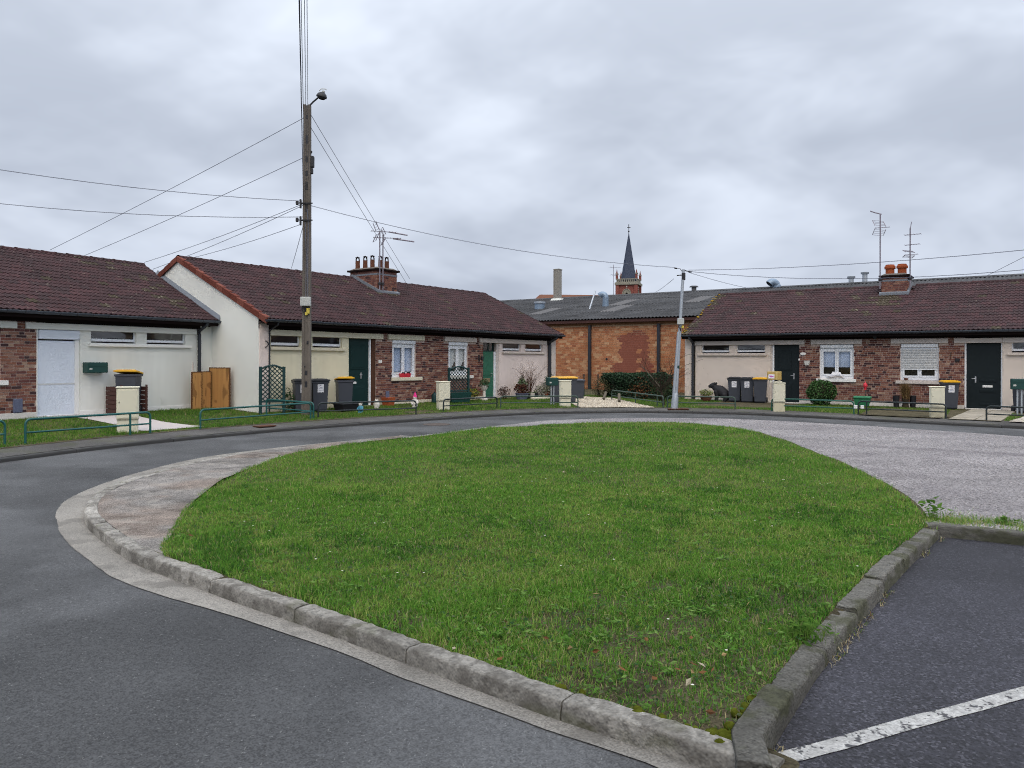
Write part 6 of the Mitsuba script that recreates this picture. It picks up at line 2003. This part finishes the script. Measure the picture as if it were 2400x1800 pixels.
gnome(hp(H2, 2.05, -1.75), -.5, 'garden figure with pale head and blue coat on the grass', 'stone_white', 'glaze_blue', 'stone_white', .95)
k = thing('owl_figure', 'white stone owl figure right of the blue garden figure', 'garden figure')
M = rotz(-.5, hp(H2, 3.45, -.95))
add(f'{k}__body', blob([[(0, 0, .06, .075), (0, 0, .14, .08), (0, 0, .22, .065)], [(-.04, 0, .27, .02), (-.05, 0, .30, .008)], [(.04, 0, .27, .02), (.05, 0, .30, .008)]], .014, 5), 'stone_white', M, smooth=True)
add(f'{k}__beak', MB().hull([(0, -.085, .20), (-.012, -.065, .215), (.012, -.065, .215), (0, -.065, .19)]), 'cardboard', M)
for s in (-1, 1):
    add(f'{k}__eye', MB().sph((s * .026, -.062, .235), .013, sub=1), 'lamp_black', M)
    add(f'{k}__wing', MB().sph((s * .072, .0, .13), (.018, .05, .075), sub=2), 'plinth_white', M)
gnome(hp(H2, 4.80, -1.25), -.3, 'garden figure with a bright pink bonnet before the brick wall', 'pink_petals', 'plinth_white', 'stone_white', 1.15)
k = thing('clay_pot', 'square terracotta pot with a grey slate in it beside the brick pier', 'flower pot')
M = H2.M @ tr(4.55, -.35, h1(*hp(H2, 4.55, -.35)[:2]))
add(f'{k}__pot', MB().hull([(x * .13, y * .12, 0) for x in (-1, 1) for y in (-1, 1)] + [(x * .16, y * .15, .26) for x in (-1, 1) for y in (-1, 1)]), 'terracotta', M)
add(f'{k}__slate', MB().cbox(-.12, .03, -.02, .0, .2, .46, .004), 'pot_bluegrey', M)
k = thing('window_box', 'red flower box on the sill of the blue-curtained window', 'flower box')
M = H2.M @ tr(5.66, -.02, 1.038)
add(f'{k}__trough', MB().hull([(x * .21, y, 0) for x in (-1, 1) for y in (-.04, .03)] + [(x * .24, y, .13) for x in (-1, 1) for y in (-.055, .045)]), 'red_plastic', M)
for x in (-.08, .16):
    add(f'{k}__hook', MB().box(x - .012, x + .012, -.06, .05, .11, .165), 'lamp_black', M)
k = thing('gas_bottle', 'dark green bottle half hidden left of the second meter box', 'bottle')
M = tr(*hp(H2, 6.75, -.35))
add(f'{k}__cylinder', MB().lathe([(0, 0), (.10, 0), (.11, .04), (.11, .24), (.07, .31), (.025, .33), (.025, .38), (0, .38)], (0, 0, 0), 14), 'trellis_green', M, smooth=40)
k = thing('newspapers', 'untidy stack of papers on the sill of the net-curtained window', 'papers')
M = H3.M
rq = np.random.default_rng(9)
for i in range(5):
    m = M @ tr(5.52 + rq.uniform(-.05, .05), -.015, 1.0 + i * .022) @ rotz(rq.uniform(-.18, .18)) @ np.array([[math.cos(q0 := rq.uniform(-.05, .05)), 0, -math.sin(q0), 0], [0, 1, 0, 0], [math.sin(q0), 0, math.cos(q0), 0], [0, 0, 0, 1.0]])
    add(f'{k}__sheet', MB().cbox(-.24, .24, -.05, .05, 0, .016, .003), 'paper_white' if i % 2 == 0 else 'lintel_grey', m)
add(f'{k}__folded_sheet', MB().hull([(5.36, -.04, 1.11), (5.72, -.05, 1.14), (5.40, .02, 1.24), (5.66, .03, 1.23), (5.36, -.03, 1.12)]), 'paper_white', M)
k = thing('sill_pot', 'small brown pot on the sill of the shuttered window', 'flower pot')
add(f'{k}__pot', MB().lathe([(0, 0), (.05, 0), (.07, .07), (.06, .075), (0, .07)], (0, 0, 0), 12), 'terracotta_dark', H3.M @ tr(7.72, -.03, .98))
k = thing('green_container', 'squat green plastic container at the edge of the flower bed', 'container')
M = rotz(-.55, hp(H3, 6.58, -1.15))
add(f'{k}__tub', MB().hull([(x * .19, y * .13, .05) for x in (-1, 1) for y in (-1, 1)] + [(x * .25, y * .17, .27) for x in (-1, 1) for y in (-1, 1)]), 'green_plastic', M)
add(f'{k}__lid', MB().cbox(-.27, .27, -.19, .19, .272, .36, .03), 'green_plastic', M)
k = thing('red_lantern', 'small red ball lantern on a stake above the green container', 'lantern')
M = tr(*hp(H3, 6.60, -.75))
add(f'{k}__stake', MB().cyl((0, 0, 0), (0, 0, .60), .012, n=6), 'lamp_black', M)
add(f'{k}__globe', MB().lathe([(0, .55), (.04, .56), (.035, .62), (.062, .66), (.068, .71), (.05, .77), (.02, .79), (0, .86)], (0, 0, 0), 14), 'red_plastic', M, smooth=40)
for i, (x, y, a) in enumerate(((3.45, 28.3, .9), (3.78, 26.9, 1.3))):
    k = add('log', MB().cyl((-.13, 0, .06), (.10, .04, .30), .055, .05, 8), 'bark_grey', rotz(a, (x, y, h1(x, y))))
    tag(k, ('farther' if i == 0 else 'nearer') + ' of two short logs leaning at the edge of the gravel drive', 'log')
# wire fence at the back of the drive
k = thing('wire_fence', 'green wire mesh fence at the back of the drive', 'fence')
f0, f1 = np.array((2.75, 31.9)), np.array((4.0, 31.4))
FMx = mat(f1 - f0, (*f0, .12))
FL = float(np.hypot(*(f1 - f0)))
for x in (.25, .85):
    add(f'{k}__post', MB().cyl((x, 0, 0), (x, 0, .92), .028, n=6), 'trellis_green', FMx)
mbf = MB()
for x in np.arange(0, FL, .06):
    mbf.tube([(x, 0, .02), (x, 0, .86)], .0025, 3, False)
for z in np.arange(.05, .9, .08):
    mbf.tube([(0, 0, z), (FL, 0, z)], .0025, 3, False)
add(f'{k}__mesh', mbf, 'mesh_green', FMx)
# covers in road and pavement
k = add('manhole_cover', MB().lathe([(0, .003), (.30, .003), (.31, .008), (.345, .008), (.345, -.02)], (0, 0, 0), 28), 'iron_cover', tr(-1.87, 19.1, 0.0))
tag(k, 'round dark iron manhole cover in the road by the far kerb', 'manhole cover')
k = add('stopcock_cover', MB().cbox(-.22, .22, -.13, .13, -.02, .006, .003), 'iron_rust', mat((.6, .8), (-5.55, 17.25, .117)))
tag(k, 'rusty rectangular cover in the pavement before the wooden screen', 'manhole cover')
k = add('stopcock_cover', MB().cbox(-.32, .32, -.12, .12, -.02, .006, .003), 'iron_rust', mat((1, -.1), (5.15, 23.78, .119)))
tag(k, 'reddish cover in the pavement left of the grey metal pole', 'manhole cover')
# grass-topped stone at the right edge of the gravel
k = add('gravel_kerb', MB().cbox(-.9, .9, -.07, .07, -.05, .09, .02), 'kerb_concrete', mat((.83, -.56), (11.75, 14.6, 0.0)))
tag(k, 'low dark kerb at the right edge of the gravel yard', 'kerb')

# ------------------------------------------------------------------ poles and wires
px, py = -5.47, 20.45
pz = h1(px, py)
k = thing('concrete_pole', 'tall grey-brown concrete utility pole with a small street lamp at its top', 'utility pole')
PM = rotz(.05, (px, py, 0))
PTOP = 8.38
lean = -0.010 * 0
w0, w1 = .116, .086
# I-shaped shaft: two flanges and a web, in the plane facing the road
for s in (-1, 1):
    add(f'{k}__flange', MB().hull([(s * a + b, c, z) for z, a in ((pz - .2, w0 - .030), (PTOP, w1 - .026)) for b in (-.030, .030) for c in (-.085 + (z > 1) * .015, .085 - (z > 1) * .015)]), 'pole_concrete', PM)
add(f'{k}__web', MB().hull([(b * (w0 - .05 if z < 1 else w1 - .045), c, z) for z in (pz - .2, PTOP - .02) for b in (-1, 1) for c in (-.062, .05)]), 'pole_concrete', PM)
for z, hh in ((8.05, .10), (7.45, .22), (6.92, .16), (6.55, .14), (6.22, .22), (5.62, .2), (1.25, .12), (.95, .16)):
    add(f'{k}__rung_hole', MB().cbox(-.032, .032, -.068, -.055, z - hh / 2, z + hh / 2, .004), 'lamp_black', PM)
lk = add(f'{k}__lamp_arm', MB().tube([(.06, -.02, PTOP - .02), (.17, -.05, PTOP + .08), (.29, -.08, PTOP + .17)], .022, 6), 'lamp_black', PM)
a_ = np.linspace(0, 2 * PI, 20)
LM = PM @ tr(.40, -.12, PTOP + .20) @ np.array([[math.cos(-.25), 0, -math.sin(-.25), 0], [0, 1, 0, 0], [math.sin(-.25), 0, math.cos(-.25), 0], [0, 0, 0, 1.0]])
hd = add(f'{k}__lamp_head', MB().lathe([(0, .13), (.08, .12), (.15, .07), (.185, .0), (.18, -.03), (.0, -.035)], (0, 0, 0), 20), 'lamp_black', LM @ sc(.78, .62, .85), smooth=40)
add(f'{hd}__glass_bowl', MB().lathe([(.15, -.036), (.12, -.075), (.05, -.10), (0, -.105)], (0, 0, 0), 16), 'plastic_dark', LM @ sc(.78, .62, .85), smooth=40)
add(f'{hd}__photocell', MB().tube([(-.1, 0, .12), (-.06, 0, .19), (.04, 0, .215), (.08, 0, .20)], .012, 5).cbox(-.02, .05, -.03, .03, .11, .16, .01), 'box_grey', LM)
add(f'{k}__fuse_box', MB().cbox(w1 + .0, w1 + .10, -.07, .05, 6.72, 7.02, .015).cbox(w1 + .01, w1 + .07, -.06, .04, 6.55, 6.71, .012).cbox(w1, w1 + .045, -.04, .02, 7.10, 7.16, .008), 'lamp_black', PM)
add(f'{k}__junction_box', MB().cbox(-.135, .135, -.20, -.088, 3.02, 3.26, .012), 'box_grey', PM)
add(f'{k}__cable_tag', MB().cbox(.02, .10, -.14, -.10, 2.82, 2.97, .008).cbox(-.02, .05, -.13, -.10, 2.78, 2.86, .006), 'tape_yellow', PM)
add(f'{k}__cable_tails', MB().tube([(-.08, -.12, 3.02), (-.10, -.13, 2.93), (-.04, -.12, 2.85), (.01, -.11, 2.97)], .014, 5).tube([(.03, -.1, 3.02), (.0, -.12, 2.9), (-.05, -.11, 2.98)], .012, 5), 'lamp_black', PM)
for z in (5.75, 5.30):
    add(f'{k}__bracket', MB().box(-.13, .13, -.092, -.084, z - .022, z + .022).box(-.24, .17, -.11, -.094, z - .015, z + .015).cbox(-.27, -.20, -.14, -.07, z - .05, z + .06, .01).cbox(-.17, -.12, -.14, -.08, z - .14, z + .10, .01), 'lamp_black', PM)
add(f'{k}__cable', MB().tube([(.045, -.075, 3.27), (.04, -.078, 4.2), (.05, -.08, 5.25), (.02, -.085, 5.6)], .014, 5).tube([(-.01, -.072, 3.27), (.0, -.075, 4.4), (-.03, -.08, 5.25)], .011, 5), 'cable_black', PM)
add(f'{k}__bolt', MB().cbox(.02, .07, -.10, -.06, 2.02, 2.10, .008).cbox(-.06, -.02, -.08, -.06, 1.40, 1.44, .004), 'lamp_black', PM)

k = thing('metal_pole', 'slim galvanised metal pole leaning slightly beside the right-hand bungalow', 'utility pole')
qx, qy = 5.08, 23.92
qz = h1(qx, qy)
top = np.array((5.33, 23.92, 4.45))
bot = np.array((qx, qy, qz - .1))
lerp = lambda t: bot + (top - bot) * t
add(f'{k}__tube', MB().tube([lerp(0), lerp(1)], [.062, .045], 12), 'galvanised', smooth=50)
add(f'{k}__conduit', MB().tube([bot + (-.075, -.03, 0), lerp(.56) + (-.045, -.03, 0)], [.055, .045], 10), 'galvanised', smooth=50)
add(f'{k}__base_cover', MB().tube([bot + (-.035, -.04, 0), lerp(.09) + (-.03, -.04, 0), lerp(.13) + (-.02, -.03, 0)], [.115, .105, .08], 10), 'galvanised', smooth=50)
add(f'{k}__band', MB().tube([lerp(.305), lerp(.325)], .062, 12), 'mailbox_green')
c_ = lerp(.63)
add(f'{k}__junction_box', MB().cbox(c_[0] - .115, c_[0] + .085, c_[1] - .16, c_[1] - .055, c_[2] - .08, c_[2] + .11, .012), 'box_grey')
add(f'{k}__cable_tag', MB().cbox(c_[0] + .02, c_[0] + .09, c_[1] - .12, c_[1] - .06, c_[2] - .20, c_[2] - .12, .01), 'tape_yellow')
add(f'{k}__cable_tails', MB().tube([c_ + (-.06, -.1, -.08), c_ + (-.07, -.1, -.17), c_ + (-.02, -.09, -.2), c_ + (0, -.07, -.28)], .016, 5), 'lamp_black')
add(f'{k}__crossarm', MB().cbox(top[0] - .05, top[0] + .055, top[1] - .05, top[1] + .05, 4.12, 4.34, .01).tube([(top[0] - .20, top[1], 4.26), (top[0] + .02, top[1], 4.28)], .018, 6), 'lamp_black')
add(f'{k}__hook', MB().tube([top + (.02, 0, -.02), top + (.10, 0, -.05), top + (.22, 0, -.07)], .018, 6).tube([top + (-.21, 0, .03), top + (-.10, 0, .02), top + (-.02, 0, -.10), top + (-.01, 0, -.22)], .010, 5).tube([top + (-.28, 0, .04), top + (-.20, 0, .03)], .024, 6).tube([top + (.16, 0, -.07), top + (.26, 0, -.075)], .024, 6), 'lamp_black')


def wire(p0, p1, label, sag=.15, r=.0075, m='cable_black', ext=1.0, n=14):
    p0, p1 = np.array(p0, float), np.array(p1, float)
    t = np.linspace(0, ext, n)
    p = p0 + (p1 - p0) * t[:, None]
    p[:, 2] -= sag * 4 * t * (1 - t)
    k = add('overhead_cable', MB().tube(p, r, 5), m, smooth=True)
    return tag(k, label, 'cable')


wire((-5.56, 20.42, 5.82), (-11.55, 17.3, 5.86), 'upper of two near level cables running left from the concrete pole', 0.1, ext=1.6)
wire((-5.56, 20.42, 5.4), (-12.61, 18.9, 5.42), 'lower of two near level cables running left from the concrete pole', 0.12, ext=1.6)
wire((-5.45, 20.42, 8.09), (-15.35, 25.5, 5.22), 'highest cable sloping down left from the pole top', 0.05)
wire((-5.51, 20.42, 7.0), (-14.25, 25.5, 5.02), 'second highest cable sloping down left from the pole', 0.05)
wire((-5.56, 20.42, 5.75), (-12.46, 26.0, 4.88), 'upper of the close pair of cables dropping left to the white bungalow roof', 0.06)
wire((-5.56, 20.42, 5.71), (-12.17, 26.0, 4.65), 'lower of the close pair of cables dropping left to the white bungalow roof', 0.06)
wire((-5.63, 20.42, 5.2), (-10.84, 26.0, 5.04), 'lowest cable dropping left to the gable ridge of the middle bungalow', 0.05)
wire((-5.54, 20.42, 5.26), (-7.77, 27.0, 4.81), 'short steep cable from the pole to the middle roof', 0.03)
wire((-5.37, 20.42, 8.12), (-4.41, 33.0, 5.1), 'right-hand of the two steep cables passing the chimney antennas', 0.02)
wire((-5.37, 20.42, 7.78), (-4.57, 33.0, 4.94), 'left-hand of the two steep cables passing the chimney antennas', 0.02)
wire((-5.37, 20.42, 5.70), (5.06, 23.9, 4.51), 'long sagging cable from the concrete pole to the metal pole', 0.28)
wire((5.49, 23.92, 4.43), (11.33, 17.0, 4.08), 'upper cable running right from the metal pole over the terracotta pots', 0.1, ext=1.4)
wire((5.49, 23.92, 4.39), (11.99, 18.0, 3.76), 'level cable running right from the metal pole behind the terracotta pots', 0.22, ext=1.4)
wire((5.49, 23.92, 4.36), (10.62, 33.0, 4.65), 'short cable dropping right from the metal pole to the roof', 0.05)
wire((18.49, 30.0, 4.94), (14.66, 22.0, 4.61), 'steep cable rising at the right edge of the photo', 0.0, ext=1.6)
wire((5.03, 23.92, 4.16), (6.73, 36.0, 4.83), 'short cable dropping left from the metal pole to the grey roof', 0.03)
wire((-5.55, 20.39, 5.83), (3.65, -14.03, 5.83), 'leftmost of the four cables passing overhead from the concrete pole', 0.0, r=0.009)
wire((-5.51, 20.39, 6.03), (3.62, -14.03, 6.03), 'second of the four cables passing overhead from the concrete pole', 0.0, r=0.005)
wire((-5.46, 20.39, 6.24), (3.63, -14.03, 6.24), 'third of the four cables passing overhead from the concrete pole', 0.0, r=0.005)
wire((-5.42, 20.39, 6.44), (3.64, -14.03, 6.44), 'rightmost of the four cables passing overhead from the concrete pole', 0.0, r=0.005)


# ------------------------------------------------------------------ aerials
def yagi(mb, c, d, L, n, w, tilt=0.0, vertical=False):
    """a boom along d with cross elements"""
    c = np.array(c, float)
    d = np.array(d, float) / np.linalg.norm(d)
    s = np.array([0, 0, 1.0]) if vertical else np.array([-d[1], d[0], 0])
    mb.tube([c - d * L * .35, c + d * L * .65], .012, 5)
    for i in range(n):
        p = c + d * L * (-.33 + .96 * i / max(1, n - 1))
        ww = w * (1 - .3 * i / n)
        mb.tube([p - s * ww, p + s * ww], .0065, 4)


def reflector(mb, c, d, w, h):
    """two open V-shaped reflector screens"""
    c = np.array(c, float)
    d = np.array(d, float) / np.linalg.norm(d)
    s = np.array([-d[1], d[0], 0])
    for g in (-1, 1):
        for x in np.linspace(-1, 1, 2):
            mb.tube([c + s * w * x + np.array([0, 0, g * .05]) - d * .02, c + s * w * x + np.array([0, 0, g * h]) - d * .14], .014, 4)
        for t in np.linspace(.15, 1, 4):
            q_ = c + np.array([0, 0, g * (.05 + (h - .05) * t)]) - d * (.02 + .12 * t)
            mb.tube([q_ - s * w, q_ + s * w], .006, 4)


def aerial(label, base, top, build):
    k = thing('tv_aerial', label, 'TV aerial')
    add(f'{k}__mast', MB().tube([base, top], .024, 6), 'antenna_metal', smooth=50)
    mb = MB()
    build(mb)
    add(f'{k}__array', mb, 'antenna_metal')
    add(f'{k}__clamp', MB().cbox(base[0] - .05, base[0] + .05, base[1] - .05, base[1] + .05, base[2] + .30, base[2] + .40, .01), 'lamp_black')
    return k


def wpt(H, s, y, z):
    w = H.M @ np.array([s, y, z, 1])
    return w[:3]


b0 = wpt(H3, 6.46, 2.86, 4.3)
t0 = b0.copy()
t0[2] = 7.10
aerial('taller aerial left of the terracotta pots, with a tilted top boom', b0, t0,
       lambda mb: (mb.tube([t0 + (.05, 0, -.02), t0 + (-.16, .1, .06), t0 + (-.30, .16, .13)], .022, 5), reflector(mb, t0 + (0, -.05, -.52), (.4, -1, 0), .27, .27), yagi(mb, t0 + (0, 0, -.52), (.9, -.5, 0), .5, 5, .10)))
b1 = wpt(H3, 7.44, 3.0, 4.3)
t1 = b1.copy()
t1[2] = 6.50
aerial('shorter aerial right of the terracotta pots, with several stacked elements', b1, t1,
       lambda mb: (mb.tube([t1 + (0, 0, -.05), t1 + (.05, 0, .22)], .014, 5), yagi(mb, t1 + (0, 0, -.25), (.8, -.6, 0), .55, 6, .16), yagi(mb, t1 + (0, 0, -.62), (.7, -.7, 0), .50, 5, .13), reflector(mb, t1 + (0, -.04, -.95), (.5, -1, 0), .26, .13), yagi(mb, t1 + (0, 0, -.98), (.8, -.6, 0), .4, 4, .10)))
b2 = wpt(H2, 6.96, 2.46, 4.0)
t2 = b2.copy()
t2[2] = 6.25
aerial('left aerial mast on the chimney with hooded pots', b2, t2,
       lambda mb: (yagi(mb, t2 + (0, 0, -.02), (1, .35, 0), .9, 8, .20), reflector(mb, t2 + (-.05, -.03, -.05), (.9, .4, 0), .22, .34), mb.tube([t2 + (.3, .1, -.02), t2 + (.95, .35, -.10)], .026, 5)))
b3 = wpt(H2, 7.12, 2.46, 4.0)
t3 = b3.copy()
t3[2] = 6.12
aerial('right aerial mast on the chimney with hooded pots', b3, t3,
       lambda mb: (yagi(mb, t3 + (0, 0, -.10), (1, .2, 0), 1.0, 9, .18), reflector(mb, t3 + (.1, -.03, -.06), (.9, .3, 0), .20, .30), mb.tube([t3 + (.35, .08, -.12), t3 + (1.1, .25, -.20)], .026, 5)))
b4 = np.array((7.9, 60.0, 5.0))
t4 = b4 + (0, 0, 4.1)
aerial('thin distant aerial left of the church steeple', b4, t4, lambda mb: (yagi(mb, t4 + (0, 0, -.2), (1, .3, 0), .9, 5, .25), yagi(mb, t4 + (0, 0, -.8), (1, .3, 0), .6, 4, .25)))
